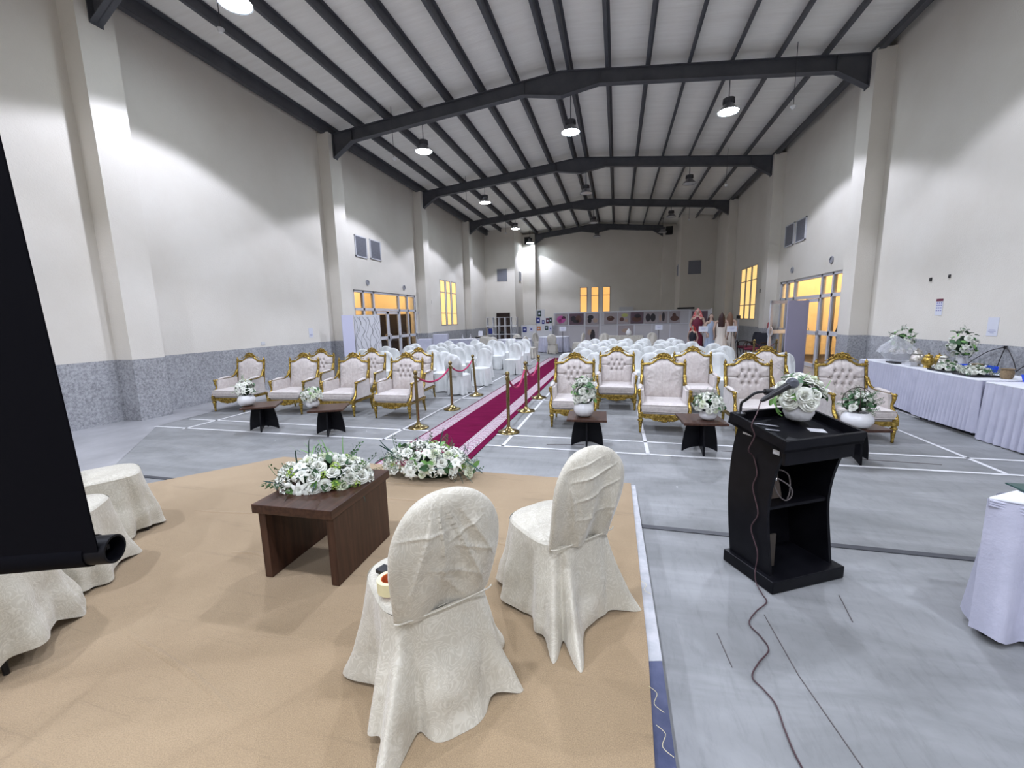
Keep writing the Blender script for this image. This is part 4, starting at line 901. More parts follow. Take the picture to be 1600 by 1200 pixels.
ME = {'rose': [rose_mesh(s).mesh('rose', 'petal', 60) for s in (1, 2, 3)], 'rose_g': [rose_mesh(s).mesh('rose_greenish', 'petal_g', 60) for s in (4,)], 'lily': [lily_mesh(1).mesh('lily', 'petal', True)], 'hydrangea': [cluster_mesh(s).mesh('hydrangea', 'petal', False) for s in (1, 2)],
      'chrysanthemum': [cluster_mesh(5, .035).mesh('chrysanthemum', 'lime', False)], 'bud': [bud_mesh(1).mesh('bud', 'petal', True)], 'leaf': [leaf_mesh().mesh('leaf', 'leaf', True)], 'leaf_l': [leaf_mesh(.10, .022).mesh('leaf_light', 'leaf_l', True)],
      'blade': [blade_mesh(.22, .6).mesh('blade', 'blade', True), blade_mesh(.18, 1.0).mesh('blade2', 'blade', True)], 'blade_l': [blade_mesh(.17, .5).mesh('blade3', 'leaf_l', True)], 'sprig': [sprig_mesh(1).mesh('sprig', 'leaf', False)]}
PN = {'rose': 'rose', 'rose_g': 'rose', 'lily': 'lily', 'hydrangea': 'hydrangea', 'chrysanthemum': 'chrysanthemum', 'bud': 'flower_bud', 'leaf': 'leaf_blade', 'leaf_l': 'leaf_blade', 'blade': 'grass_blade', 'blade_l': 'grass_blade', 'sprig': 'fern_sprig'}
def put(t, kind, p, d, s, spin, r):
    o = bpy.data.objects.new(PN[kind], r.choice(ME[kind])); col.objects.link(o); o.parent = t
    o.matrix_local = Matrix.Translation(p) @ Vector(d).normalized().to_track_quat('Z', 'Y').to_matrix().to_4x4() @ Matrix.Rotation(spin, 4, 'Z') @ Matrix.Scale(s, 4); return o
def greens(t, items, seed, name='foliage', m=('leaf', 'leaf_l', 'blade')):
    """leaves of one bunch collected in one mesh"""
    r = random.Random(seed); b = MB()
    for kind, p, d, s in items:
        me = r.choice(ME[kind]); mx = Matrix.Translation(p) @ Vector(d).normalized().to_track_quat('Z', 'Y').to_matrix().to_4x4() @ Matrix.Rotation(r.random() * 6.28, 4, 'Z') @ Matrix.Scale(s, 4)
        b.cur = {'leaf': 0, 'sprig': 0, 'leaf_l': 1, 'blade_l': 1, 'blade': 2}[kind]; b.add([v.co for v in me.vertices], [tuple(f.vertices) for f in me.polygons], mx)
    o = obj(name, b, list(m), t, smooth=True); o['kind'] = 'stuff'; return o
def mound(t, rx, ry, rz_, zc, n, mix, seed, size=1.0, gmix=('leaf', 'leaf_l', 'sprig', 'blade'), ng=60, zmin=-.1, leafs=1.0):
    r = random.Random(seed); pts = []
    k = 0; tries = 0
    while len(pts) < n and tries < 4000:
        tries += 1; a = r.random() * 2 * PI; u = r.uniform(zmin, 1); q = math.sqrt(max(0, 1 - u * u)); p = Vector((rx * q * math.cos(a), ry * q * math.sin(a), rz_ * u))
        if all((p - o).length > .047 * size for o in pts): pts.append(p)
    for p in pts:
        nrm = Vector((p.x / rx ** 2, p.y / ry ** 2, p.z / rz_ ** 2 + .3 / max(rx, ry))).normalized(); d = nrm + Vector((r.uniform(-.3, .3), r.uniform(-.3, .3), r.uniform(-.1, .3)))
        kind = r.choices([m_[0] for m_ in mix], [m_[1] for m_ in mix])[0]; put(t, kind, p * .92 + Vector((0, 0, zc)), d, size * r.uniform(.8, 1.15), r.random() * 6, r)
    it = []
    for k in range(ng):
        a = r.random() * 2 * PI; u = r.uniform(zmin, 1); q = math.sqrt(max(0, 1 - u * u)); p = Vector((rx * q * math.cos(a), ry * q * math.sin(a), rz_ * u)) * r.uniform(.72, .98); kd = r.choice(gmix)
        it.append((kd, p + Vector((0, 0, zc)), p.normalized() + Vector((r.uniform(-.4, .4), r.uniform(-.4, .4), r.uniform(0, .5))), size * leafs * r.uniform(.7, 1.1)))
    b = MB(); b.sphere((0, 0, zc), 1, 16, 8, (rx * .52, ry * .52, rz_ * .52)); greens(t, it, seed)
    # moss core the stems are set in
    o = obj('moss_core', b, 'moss', t, smooth=True); return t
MIX = (('rose', 5), ('rose_g', 1.6), ('lily', 2), ('hydrangea', 3), ('chrysanthemum', 1.5), ('bud', 1.2))

# walnut coffee table on the stage with its low flower arrangement
t = thing('coffee_table', 'dark walnut box-shaped coffee table on the stage carpet', 'coffee table', (-1.835, 2.22, SZ + .006), math.radians(1.5))
b = MB(); b.box((0, 0, .46), (.54, .66, .055)); obj('tabletop', b, 'walnut', t, bevel=.003)
for sx in (-1, 1): b = MB(); b.box((sx * .232, 0, .2165), (.05, .60, .432)); obj('side_panel', b, 'walnut_v', t, bevel=.002)
b = MB(); b.box((0, .12, .405), (.414, .02, .055)); obj('cross_rail', b, 'walnut', t)
t = thing('flower_arrangement', 'long low arrangement of white roses and lilies on the walnut coffee table', 'flowers', (-1.87, 2.26, SZ + .006 + .4885), math.radians(28))
mound(t, .30, .17, .14, .035, 78, MIX, 4, size=1.0, ng=80, zmin=-.25)
rr = random.Random(5); greens(t, [('blade_l', (.03 * k, .02 * (k % 3), .15), (rr.uniform(-.5, .5), rr.uniform(-.5, .3), 1), 1.0) for k in range(-4, 5)] + [('blade', (-.1, .05, .15), (-.5, .2, 1), 1.0)], 7, 'grass_spray')
t = thing('flower_arrangement', 'long low arrangement of white flowers lying at the stage front by the red carpet', 'flowers', (-1.83, 3.70, SZ + .012), math.radians(-1))
mound(t, .50, .22, .26, .06, 98, MIX, 8, size=1.15, ng=130, zmin=0)
rr = random.Random(15)
greens(t, [('blade', (-.38 + rr.uniform(-.05, .1), -.05, .18), (-1.2, rr.uniform(-.3, .3), rr.uniform(.2, .9)), 1.4) for k in range(5)] + [('blade', (.4, -.05, .2), (1.1, rr.uniform(-.5, .1), rr.uniform(-.2, .4)), 1.3) for k in range(6)] + [('blade', (rr.uniform(-.1, .1), 0, .24), (rr.uniform(-.4, .4), 0, 1), 1.1) for k in range(6)], 7, 'grass_spray')

# vases on the side tables
def bowl(t, R, H, m='ceramic'):
    b = MB(); b.lathe([(R * .45, 0), (R * .8, H * .12), (R, H * .45), (R * .95, H * .72), (R * .72, H * .97), (R * .66, H), (R * .60, H * .96), (R * .85, H * .7), (R * .85, H * .4), (0, H * .2)], 32, caps=False)
    b.lathe([(0, 0), (R * .45, 0)], 32, caps=False); obj('vase_bowl', b, m, t, smooth=True)
ZT = .4225
t = thing('flower_vase', 'white bowl vase with white orchids on the far left low table', 'vase', (-5.72, 5.30, ZT), 0, 'white bowl vases on the low tables'); bowl(t, .13, .17)
mound(t, .13, .11, .17, .25, 30, (('lily', 4), ('rose', 2), ('bud', 1)), 41, size=.8, ng=34, gmix=('sprig', 'leaf', 'blade_l'), zmin=-.4)
b = MB(); b.tube([(.0 + .14 * math.cos(a), .02, .28 + .12 * math.sin(a)) for a in [k * .3 for k in range(22)]], .004, 5); obj('twig_ring', b, 'hair', t, smooth=True)
t = thing('flower_vase', 'small white bowl vase with a round bunch of white roses, second table from left', 'vase', (-4.52, 5.34, ZT), 0, 'white bowl vases on the low tables'); bowl(t, .10, .12)
mound(t, .15, .14, .13, .18, 44, (('rose', 5), ('rose_g', 1), ('bud', 1)), 42, size=.72, ng=40, zmin=-.4)
t = thing('flower_vase', 'round white vase with mixed tall white flowers, first table right of the aisle', 'vase', (-.40, 5.36, ZT), 0, 'white bowl vases on the low tables'); bowl(t, .13, .18)
mound(t, .14, .12, .19, .31, 40, (('rose', 5), ('hydrangea', 2), ('bud', 1)), 43, size=1.0, ng=50, gmix=('sprig', 'leaf', 'leaf_l'), zmin=-.5)
t = thing('flower_vase', 'low white bowl vase with a dome of white roses, table right of centre', 'vase', (1.10, 5.40, ZT), 0, 'white bowl vases on the low tables'); bowl(t, .10, .11)
mound(t, .17, .15, .15, .18, 52, (('rose', 6), ('rose_g', 1)), 44, size=.78, ng=44, gmix=('leaf', 'leaf', 'sprig'), zmin=-.35)
t = thing('flower_vase', 'wide white bowl vase with twig rings, on the table behind the lectern', 'vase', (2.60, 5.28, ZT), 0, 'white bowl vases on the low tables'); bowl(t, .15, .17)
mound(t, .13, .12, .14, .25, 22, (('rose', 3), ('lily', 2), ('bud', 2)), 45, size=.95, ng=90, gmix=('sprig', 'sprig', 'leaf'), zmin=-.5, leafs=.9)
for k, (cx, cz, r_, tl) in enumerate(((-.02, .31, .17, .3), (.0, .29, .15, 1.2))):
    b = MB(); b.tube([(cx + r_ * math.cos(a) * math.cos(tl), r_ * math.cos(a) * math.sin(tl), cz + r_ * .8 * math.sin(a)) for a in [2 * PI * q / 36 for q in range(36)]], .004, 5, closed=True); obj('twig_ring', b, 'hair', t, smooth=True)

# ================================================================ STANCHIONS
def stanchion(label, loc, rz=0, tilt=0, group='brass rope posts beside the red carpet'):
    t = thing('rope_stanchion', label, 'stanchion', loc, rz, group); t.rotation_euler = (0, tilt, rz)
    b = MB(); b.lathe([(.165, 0), (.165, .012), (.155, .022), (.10, .036), (.05, .055), (.035, .085), (.026, .09)], 32); obj('base', b, 'brass', t, smooth=True)
    b = MB(); b.lathe([(.025, .07), (.025, .80), (.034, .805), (.034, .835), (.025, .84), (.02, .855), (.028, .862)], 20); obj('post', b, 'brass', t, smooth=True)
    b = MB(); b.sphere((0, 0, .893), .037, 16, 12); b.lathe([(.018, .85), (.018, .865)], 12); obj('ball_finial', b, 'brass', t, smooth=True)
    return t
SP = [(-3.06, 5.92, 0, 'nearest brass stanchion left of the red carpet'), (-3.05, 7.32, 0, 'middle brass stanchion left of the red carpet'), (-3.06, 8.78, -.06, 'farthest brass stanchion left of the red carpet, leaning'),
      (-1.56, 5.90, 0, 'nearest brass stanchion right of the red carpet'), (-1.60, 7.35, 0, 'middle brass stanchion right of the red carpet'), (-1.60, 8.66, 0, 'farthest brass stanchion right of the red carpet')]
s0 = stanchion(SP[0][3], (SP[0][0], SP[0][1], .003))
for (x, y, tl, lab) in SP[1:]:
    d = dup(s0, (x, y, .003), 0, lab); d.rotation_euler = (0, tl, 0)
def rope(label, A, B, sag, name='barrier_rope', m='rope', r=.016, group=None):
    t = thing(name, label, 'rope', (0, 0, 0), 0, group); A = Vector(A); B = Vector(B); n = 24; d = (B - A)
    P = [A + d * (i / n) + Vector((0, 0, -sag * 4 * (i / n) * (1 - i / n))) for i in range(n + 1)]
    b = MB(); b.tube(P[1:-1], r, 10); obj('rope_body', b, m, t, smooth=True)
    for q, (p, p2) in enumerate(((P[0], P[2]), (P[-1], P[-3]))):
        b = MB(); b.tube([p, p + (p2 - p) * .6], [r * .6, r * 1.2], 10); obj('end_hook', b, 'brass', t, smooth=True)
for k in range(2):
    for q, sd_, xx in ((0, 'left', 0), (3, 'right', 0)):
        a, c = SP[q + k], SP[q + k + 1]; tx = c[2] * .82
        rope('crimson velvet rope %s of the carpet, %s span' % (sd_, ('nearer', 'farther')[k]), (a[0], a[1] + .035, .82), (c[0] + tx, c[1] - .035, .82), .16 if q == 0 else .24, group='crimson ropes between stanchions')

# ================================================================ LECTERN
LO = Vector((.94, 2.61, .002)); la = math.atan2(.49, .87)
t = thing('lectern', 'black wooden lectern with curved sides and open back, right of the stage', 'lectern', LO, la)
b = MB(); b.box((.2875, .195, .04), (.575, .40, .08)); obj('base_plinth', b, 'black_wood', t, bevel=.006)
def side_poly():
    near = [(.055, .08), (.075, .22), (.10, .40), (.105, .52), (.09, .66), (.055, .80), (.02, .905)]; far = [(.37, .965), (.405, .80), (.42, .62), (.42, .45), (.40, .25), (.375, .08)]
    P = [Vector((p[0], p[1], 0)) for p in near]; Q = [Vector((p[0], p[1], 0)) for p in far]
    return [(p.x, p.y) for p in smooth_path(P, 4)] + [(p.x, p.y) for p in smooth_path(Q, 4)]
for u_ in (.045, .53):
    b = MB(); b.prism(side_poly(), .022, Matrix.Translation((u_, 0, 0)) @ Matrix(((0, 0, 1, 0), (1, 0, 0, 0), (0, 1, 0, 0), (0, 0, 0, 1)))); obj('side_panel', b, 'black_wood', t)
FR = [(.35, .955), (.385, .80), (.40, .62), (.40, .45), (.38, .25), (.355, .08)]
b = MB(); FP = smooth_path([Vector((0, p[0], p[1])) for p in FR], 4); b.grid(2, len(FP), lambda u, v: (.056 + .463 * u, FP[min(len(FP) - 1, int(round(v * (len(FP) - 1))))].y, FP[min(len(FP) - 1, int(round(v * (len(FP) - 1))))].z))
b.grid(2, len(FP), lambda u, v: (.056 + .463 * u, FP[min(len(FP) - 1, int(round(v * (len(FP) - 1))))].y - .015, FP[min(len(FP) - 1, int(round(v * (len(FP) - 1))))].z)); obj('front_panel', b, 'black_wood', t, smooth=True)
b = MB(); b.bb(.056, .519, .115, .385, .485, .505); obj('shelf', b, 'black_wood', t)
b = MB(); b.bb(.02, .555, .0, .022, .815, .905); obj('drawer_front', b, 'black_wood', t, bevel=.003)
# sloping tray
ti = math.atan2(.08, .40); mx = Matrix.Translation((-.03, -.03, .905)) @ Matrix.Rotation(ti, 4, 'X')
tw, td, th_ = .61, .43, .075
b = MB(); b.box((tw / 2, td / 2, .01), (tw, td, .02), mx=mx); obj('tray_floor', b, 'black_wood', t)
for nm, c_, d_ in (('tray_rim', (tw / 2, .01, th_ / 2), (tw, .02, th_)), ('tray_rim', (tw / 2, td - .01, th_ / 2), (tw, .02, th_)), ('tray_rim', (.01, td / 2, th_ / 2), (.02, td - .04, th_)), ('tray_rim', (tw - .01, td / 2, th_ / 2), (.02, td - .04, th_))):
    b = MB(); b.box(c_, d_, mx=mx); obj(nm, b, 'black_wood', t, bevel=.002)
b = MB(); b.bb(.0315, .0335, .05, .095, .862, .89); obj('inventory_label', b, 'tag_white', t)
b = MB(); b.bb(.0305, .0335, .255, .325, .925, .937); obj('maker_label', b, 'tag_white', t)
for yy in (.165, .19):
    b = MB(); b.tube([(.056, .10, .70), (.07, .09, .70)], .014, 12); 
obj('key_lock', b, 'chrome', t, smooth=True)
LW = Matrix.Translation(LO) @ Matrix.Rotation(la, 4, 'Z')
def onl(u_, w_, z_): return LW @ Vector((u_, w_, z_))
def tray(u_, w_, z_=.022): return LW @ (mx @ Vector((u_, w_, z_)))
# things inside and on it
t = thing('paper_bag', 'crumpled brown paper bag on the lectern shelf', 'bag', onl(.17, .25, .508), la)
b = MB(); b.grid(26, 10, lambda u, v: ((.10 * (1 - .35 * v) * math.copysign(abs(math.cos(2 * PI * u)) ** .4, math.cos(2 * PI * u))) * (1 + .15 * nz((u * 5, v * 4, 1))), .05 * (1 - .4 * v) * math.copysign(abs(math.sin(2 * PI * u)) ** .5, math.sin(2 * PI * u)), .20 * v * (1 + .1 * nz((u * 3, 2, v)))), wrap=True)
obj('bag_body', b, 'cardboard', t)
b = MB(); b.tube(smooth_path([(-.04, 0, .19), (-.02, -.02, .25), (.03, -.02, .25), (.05, 0, .18)], 5), .004, 6); obj('bag_handle', b, 'cardboard', t, smooth=True)
b = MB(); b.tube(smooth_path([(.10, .14, .69), (.16, .13, .66), (.24, .13, .60), (.27, .15, .53), (.22, .15, .513), (.17, .16, .56), (.15, .18, .64), (.20, .2, .70), (.28, .19, .66), (.29, .18, .56), (.25, .16, .512)], 6), .0045, 8)
tag(obj('cable_loop', b, mat('grey_cable', (.16, .14, .14), .5), smooth=True, loc=LO, rot=(0, 0, la)), 'looped grey cable hanging over the lectern shelf', 'cable')
b = MB(); b.box((0, 0, .11), (.09, .012, .22)); tag(obj('wood_board', b, mat('dull_brown_board', (.05, .04, .032), .6), loc=onl(.11, .14, .30 - .218), rot=(0, 0, la)), 'small brown board standing in the lower lectern compartment', 'board')
sl = (ti, 0, 0)
def tilted(o, p, rz_): o.matrix_world = Matrix.Translation(p) @ LW.to_3x3().to_4x4() @ Matrix.Rotation(ti, 4, 'X') @ Matrix.Rotation(rz_, 4, 'Z'); return o
for (u_, w_, a_, lab) in ((.17, .30, -.55, 'grey pen lying in the lectern tray, far one'), (.12, .24, -.45, 'grey pen lying in the lectern tray, near one')):
    b = MB(); b.tube([(-.07, 0, .005), (-.065, 0, .005), (.06, 0, .005), (.075, 0, .005)], [.002, .0045, .0045, .001], 8); tilted(tag(obj('pen', b, 'grey_alu', smooth=True), lab, 'pen'), tray(u_, w_, .021), a_)
b = MB(); b.bb(-.05, .05, -.025, .025, 0, .0015); tilted(tag(obj('paper_slip', b, 'tag_white'), 'small white slip of paper beside the lectern vase', 'paper'), tray(.44, .17, .021), -.4)
b = MB(); b.bb(-.055, .055, -.035, .035, 0, .012); tilted(tag(obj('phone_charger', b, 'black_plastic', bevel=.004), 'black charger with ribbed lead lying in the lectern tray', 'charger'), tray(.13, .07, .021), .5)
# microphone on a gooseneck
nb = tray(.055, .40, .076)
t = thing('microphone', 'handheld microphone in a clip on the lectern gooseneck', 'microphone', nb)
L = lambda p: Vector(p) - nb
A0 = nb; A1 = Vector((.80, 2.86, 1.16)); A2 = Vector((.85, 2.84, 1.21)); A3 = Vector((.93, 2.85, 1.215)); H0 = Vector((.88, 2.80, 1.175)); H1 = Vector((1.045, 2.87, 1.262))
b = MB(); b.tube([L(p) for p in smooth_path([A0 + Vector((0, 0, -.02)), A0 + Vector((-.0, 0, .06)), A1, A2, A3], 8)], .0085, 10); obj('gooseneck', b, 'black_metal', t, smooth=True)
b = MB(); b.lathe([(.03, -.012), (.03, .0), (.012, .01)], 16); obj('mount_collar', b, 'black_plastic', t, smooth=True)
b = MB(); b.tube([L(A3) - Vector((.03, 0, 0)), L(A3) + Vector((.035, .012, .0))], .02, 12); obj('mic_clip', b, 'black_plastic', t, smooth=True)
b = MB(); d = (H1 - H0).normalized(); b.tube([L(H0) - d * .02, L(H0), L(H0) + d * .07, L(H1) - d * .035, L(H1) - d * .02], [.008, .014, .018, .023, .024], 14); obj('mic_body', b, 'black_plastic', t, smooth=True)
b = MB(); b.sphere(L(H1 + d * .012), .034, 18, 12, (1.05, 1, 1)); obj('mic_head', b, 'mic_mesh', t, smooth=True)
# its cable falls down the lectern and over the floor
zf = .008
P = [H0 - d * .02, Vector((.83, 2.74, 1.10)), Vector((.80, 2.72, 1.03)), onl(-.045, .16, .96), onl(-.05, .09, .90), onl(.02, .12, .99), onl(-.042, .20, .86), onl(.022, .22, .80), onl(.026, .19, .70), onl(.022, .21, .60), onl(.024, .16, .45), onl(.02, .20, .33), onl(.02, .14, .2), onl(.016, .14, .09), onl(-.008, .12, .078), onl(-.016, .10, .02),
     Vector((.885, 2.60, zf)), Vector((.885, 2.52, zf)), Vector((.80, 2.42, zf)), Vector((.735, 2.31, zf)), Vector((.765, 2.22, zf)), Vector((.775, 2.13, zf)), Vector((.70, 2.03, zf)), Vector((.645, 1.935, zf)), Vector((.675, 1.87, zf)), Vector((.70, 1.80, zf)), Vector((.695, 1.68, zf)), Vector((.70, 1.55, zf)), Vector((.74, 1.38, zf)), Vector((.85, 1.1, zf)), Vector((1.2, .5, zf))]
P = P[:4] + P[6:]
b = MB(); b.tube(smooth_path(P, 6), .0035, 8); tag(obj('microphone_cable', b, 'red_cord', smooth=True), 'thin dark red cable running from microphone down the lectern over the floor', 'cable')
# vase with white roses in the tray
vp = tray(.42, .29, .022)
t = thing('flower_vase', 'round white vase full of large white roses standing in the lectern tray', 'vase', vp + Vector((0, 0, .016)), 0); bowl(t, .088, .125)
mound(t, .125, .11, .12, .175, 20, (('rose', 5), ('rose_g', 1), ('lily', 1.6)), 61, size=1.08, ng=44, gmix=('leaf', 'leaf', 'leaf_l', 'blade_l'), zmin=-.35, leafs=.8)
greens(t, [('leaf_l', (-.15, -.05, .17 - .02 * k), (-1, -.2, -.2 * k), .8) for k in range(4)], 3, 'trailing_leaves')

# ================================================================ PROJECTION SCREEN (black back towards us)
a_ = Vector((.93, .37, 0)).normalized(); n_ = Vector((-a_.y, a_.x, 0)); P1 = Vector((-1.2195, .6987, 1.1497))
t = thing('projection_screen', 'black back of a large pull-up projection screen at the left edge', 'projection screen', (P1.x - a_.x * .95, P1.y - a_.y * .95, SZ + .006))
L = lambda p: Vector(p) - Vector(t.location)
up = (Vector((0, 0, 1)) - n_ * .05); W_ = 1.9; rb = .033
def F(u, v):
    p = P1 - n_ * rb - a_ * (.012 + u * (W_ - .06)) + up * (v * 1.62) ; return p
b = MB(); b.grid(12, 12, lambda u, v: L(F(u, v) + n_ * .006 * math.sin(3 * v + 2 * u))); b.grid(12, 12, lambda u, v: L(F(u, v) + n_ * (.006 * math.sin(3 * v + 2 * u) + .003)))
obj('screen_fabric', b, 'black_cloth', t, smooth=True)
b = MB(); b.tube([L(P1 - a_ * (.046)), L(P1 - a_ * (W_ - .048))], rb + .005, 24, caps=False); obj('fabric_roll', b, 'black_cloth', t, smooth=True)
b = MB(); mxx = Matrix.Translation(L(P1)) @ (-a_).to_track_quat('Z', 'Y').to_matrix().to_4x4(); b.lathe([(rb - .003, W_), (rb - .003, 0), (rb, -.001), (rb + .002, 0), (rb + .002, .06), (rb + .001, W_)], 28, mx=mxx, caps=False); obj('bottom_tube', b, 'tube_black', t, smooth=True)
b = MB(); b.lathe([(rb - .004, .05), (.0, .05)], 20, mx=mxx, caps=False); b.box((0, .006, .03), (.009, .012, .03), mx=mxx); obj('tube_plug', b, 'tube_black', t)
T1 = P1 + up * 1.66; b = MB(); b.tube([L(T1), L(T1 - a_ * W_)], .04, 20); obj('top_housing', b, 'black_metal', t, smooth=True)
b = MB(); C0 = P1 - a_ * .95 - n_ * .09; b.tube([L((C0.x, C0.y, SZ + .3)), L((C0.x, C0.y, 2.86))], .016, 12); b.tube([L((C0.x, C0.y, 2.80)), L(T1 - a_ * .95)], .012, 10); b.tube([L((C0.x, C0.y, 1.15)), L(P1 - a_ * .95 - n_ * .03)], .01, 10); obj('stand_pole', b, 'black_metal', t, smooth=True)
for k in range(3):
    a2 = k * 2.094 + 2.6; b = MB(); b.tube([L((C0.x, C0.y, SZ + .62)), L((C0.x + .42 * math.cos(a2), C0.y + .42 * math.sin(a2), SZ + .018))], .011, 8); obj('leg', b, 'black_metal', t, smooth=True)
# ================================================================ SKIRTED TABLES
def skirt_table(name, label, cat, outline, h, m='linen', mt='linen_top', pleat=.07, amp=.022, drop=.02, flare=.03, rnd=False, loc=(0, 0, 0), rz=0, group=None):
    t = thing(name, label, cat, loc, rz, group)
    O = [Vector((p[0], p[1], 0)) for p in outline]; per = [0]
    for i in range(len(O)): per.append(per[-1] + (O[(i + 1) % len(O)] - O[i]).length)
    cen = sum(O, Vector()) / len(O); Ltot = per[-1]; n = int(Ltot / (pleat / 7))
    r = random.Random(int(Ltot * 1000)); ph = r.random() * 6
    def at_(s):
        s = s % Ltot
        for i in range(len(O)):
            if s <= per[i + 1]: f_ = (s - per[i]) / (per[i + 1] - per[i]); a, c = O[i], O[(i + 1) % len(O)]; p = a + (c - a) * f_; e = (c - a).normalized(); return p, Vector((e.y, -e.x, 0))
    ar = sum(O[i].x * O[(i + 1) % len(O)].y - O[(i + 1) % len(O)].x * O[i].y for i in range(len(O))); sg = 1 if ar > 0 else -1
    def fn(u, v):
        p, nn = at_(u * Ltot); s = u * Ltot; w_ = math.sin(2 * PI * s / pleat + 1.2 * math.sin(s * 5.3 + ph)) * amp * (.35 + .65 * v) + flare * v + .012 * math.sin(s * 3.1 + ph) * v
        return p + nn * sg * (w_ + .004) + Vector((0, 0, h - .012 - (h - .012 - drop - .012 * math.sin(s * 2.3 + ph) - .25 * amp * math.sin(2 * PI * s / pleat)) * v))
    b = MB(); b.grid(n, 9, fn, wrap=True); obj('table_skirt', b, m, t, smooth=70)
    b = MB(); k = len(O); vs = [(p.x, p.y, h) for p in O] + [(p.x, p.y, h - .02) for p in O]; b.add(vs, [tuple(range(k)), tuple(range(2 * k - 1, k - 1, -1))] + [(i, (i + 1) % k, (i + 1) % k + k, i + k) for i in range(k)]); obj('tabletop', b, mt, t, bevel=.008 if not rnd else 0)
    for i in range(4):
        a = PI / 4 + i * PI / 2; b = MB(); q = O[int(i * k / 4)] * .86 + cen * .14; b.tube([(q.x, q.y, 0), (q.x, q.y, h - .03)], .015, 8); obj('leg', b, 'black_metal', t)
    return t
# buffet along the right wall, three tables in one line
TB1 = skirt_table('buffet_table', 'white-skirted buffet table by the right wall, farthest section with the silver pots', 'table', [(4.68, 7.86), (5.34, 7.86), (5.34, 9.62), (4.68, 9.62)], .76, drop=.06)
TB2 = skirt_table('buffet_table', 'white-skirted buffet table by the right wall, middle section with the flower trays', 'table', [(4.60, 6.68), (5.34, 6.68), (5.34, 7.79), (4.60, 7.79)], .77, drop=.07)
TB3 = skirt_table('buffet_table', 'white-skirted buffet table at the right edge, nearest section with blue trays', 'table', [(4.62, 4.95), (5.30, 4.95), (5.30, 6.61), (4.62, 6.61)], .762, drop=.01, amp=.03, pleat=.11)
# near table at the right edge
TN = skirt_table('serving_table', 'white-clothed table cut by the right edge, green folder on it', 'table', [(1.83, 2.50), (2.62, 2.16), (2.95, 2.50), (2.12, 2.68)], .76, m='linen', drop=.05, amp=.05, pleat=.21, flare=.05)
b = MB()
for k in range(3): b.tube(smooth_path([(1.83, 2.49, .745 - .012 * k), (2.0, 2.405, .725 - .016 * k), (2.25, 2.295, .705 - .016 * k), (2.55, 2.17, .72)], 5), .006, 6)
obj('gathered_swag', b, 'linen', TN, smooth=True)
b = MB(); b.box((0, 0, .004), (.36, .34, .008)); tag(obj('folder', b, 'green_folder', loc=(2.21, 2.52, .766), rot=(0, 0, 0), bevel=.002), 'dark green folder lying on the white table at the right edge', 'folder')

# things on the buffet
t = thing('gift_bowl', 'large crystal bowl wrapped in clear film, far end of the buffet', 'bowl', (4.96, 9.0, .765))
b = MB(); b.lathe([(.06, 0), (.08, .01), (.17, .04), (.24, .12), (.27, .19), (.255, .19), (.22, .12), (.15, .05), (0, .03)], 28, caps=False); obj('bowl_body', b, 'crystal', t, smooth=False)
def film(u, v):
    th = 2 * PI * u; r = (.29 * (1 - v) ** 1.1 + .03 * math.sin(PI * v)) * (1 + .22 * nz((5 * math.cos(th), 5 * math.sin(th), v * 4)) + .06 * math.sin(13 * th + 6 * v)) + .012 + .05 * max(0, v - .85); return (r * math.cos(th) - .06 * v, r * math.sin(th), .17 + .30 * v + .035 * nz((4 * math.cos(th), 4 * math.sin(th), 2)) * (1 - v))
b = MB(); b.grid(54, 12, film, wrap=True); obj('clear_film', b, 'crystal', t)
b = MB(); rr = random.Random(3)
for k in range(26): a = rr.random() * 6.28; r_ = rr.uniform(0, .18); b.sphere((r_ * math.cos(a), r_ * math.sin(a), .15 + rr.uniform(0, .07)), .03, 8, 6)
obj('wrapped_sweets', b, 'silver', t, smooth=True)['kind'] = 'stuff'
b = MB(); b.box((0, 0, .012), (.10, .26, .024)); tag(obj('black_box', b, 'black_plastic', loc=(4.79, 8.80, .763), bevel=.003), 'flat black box in front of the crystal bowl', 'box')
b = MB(); b.box((0, 0, .035), (.10, .14, .07)); tag(obj('small_box', b, 'crystal', loc=(4.80, 8.36, .763), bevel=.004), 'small clear box on the buffet between bowl and pots', 'box')
def bq_vase(lab, loc, seed, H=.2):
    t = thing('flower_vase', lab, 'vase', loc); b = MB(); b.lathe([(.05, 0), (.065, .02), (.07, .08), (.055, .15), (.06, H - .02), (.055, H - .02), (.05, .15), (.06, .08), (0, .03)], 20, caps=False); obj('vase_body', b, 'ceramic', t, smooth=True)
    mound(t, .16, .15, .24, H + .17, 20, (('rose', 4), ('lily', 2), ('bud', 2)), seed, size=.95, ng=60, gmix=('leaf', 'leaf', 'sprig', 'leaf_l'), zmin=-.7); return t
bq_vase('leafy vase of white flowers behind the crystal bowl', (5.20, 9.38, .765), 71)
bq_vase('leafy vase of white flowers standing behind the gold and silver pots', (5.24, 8.02, .765), 72)
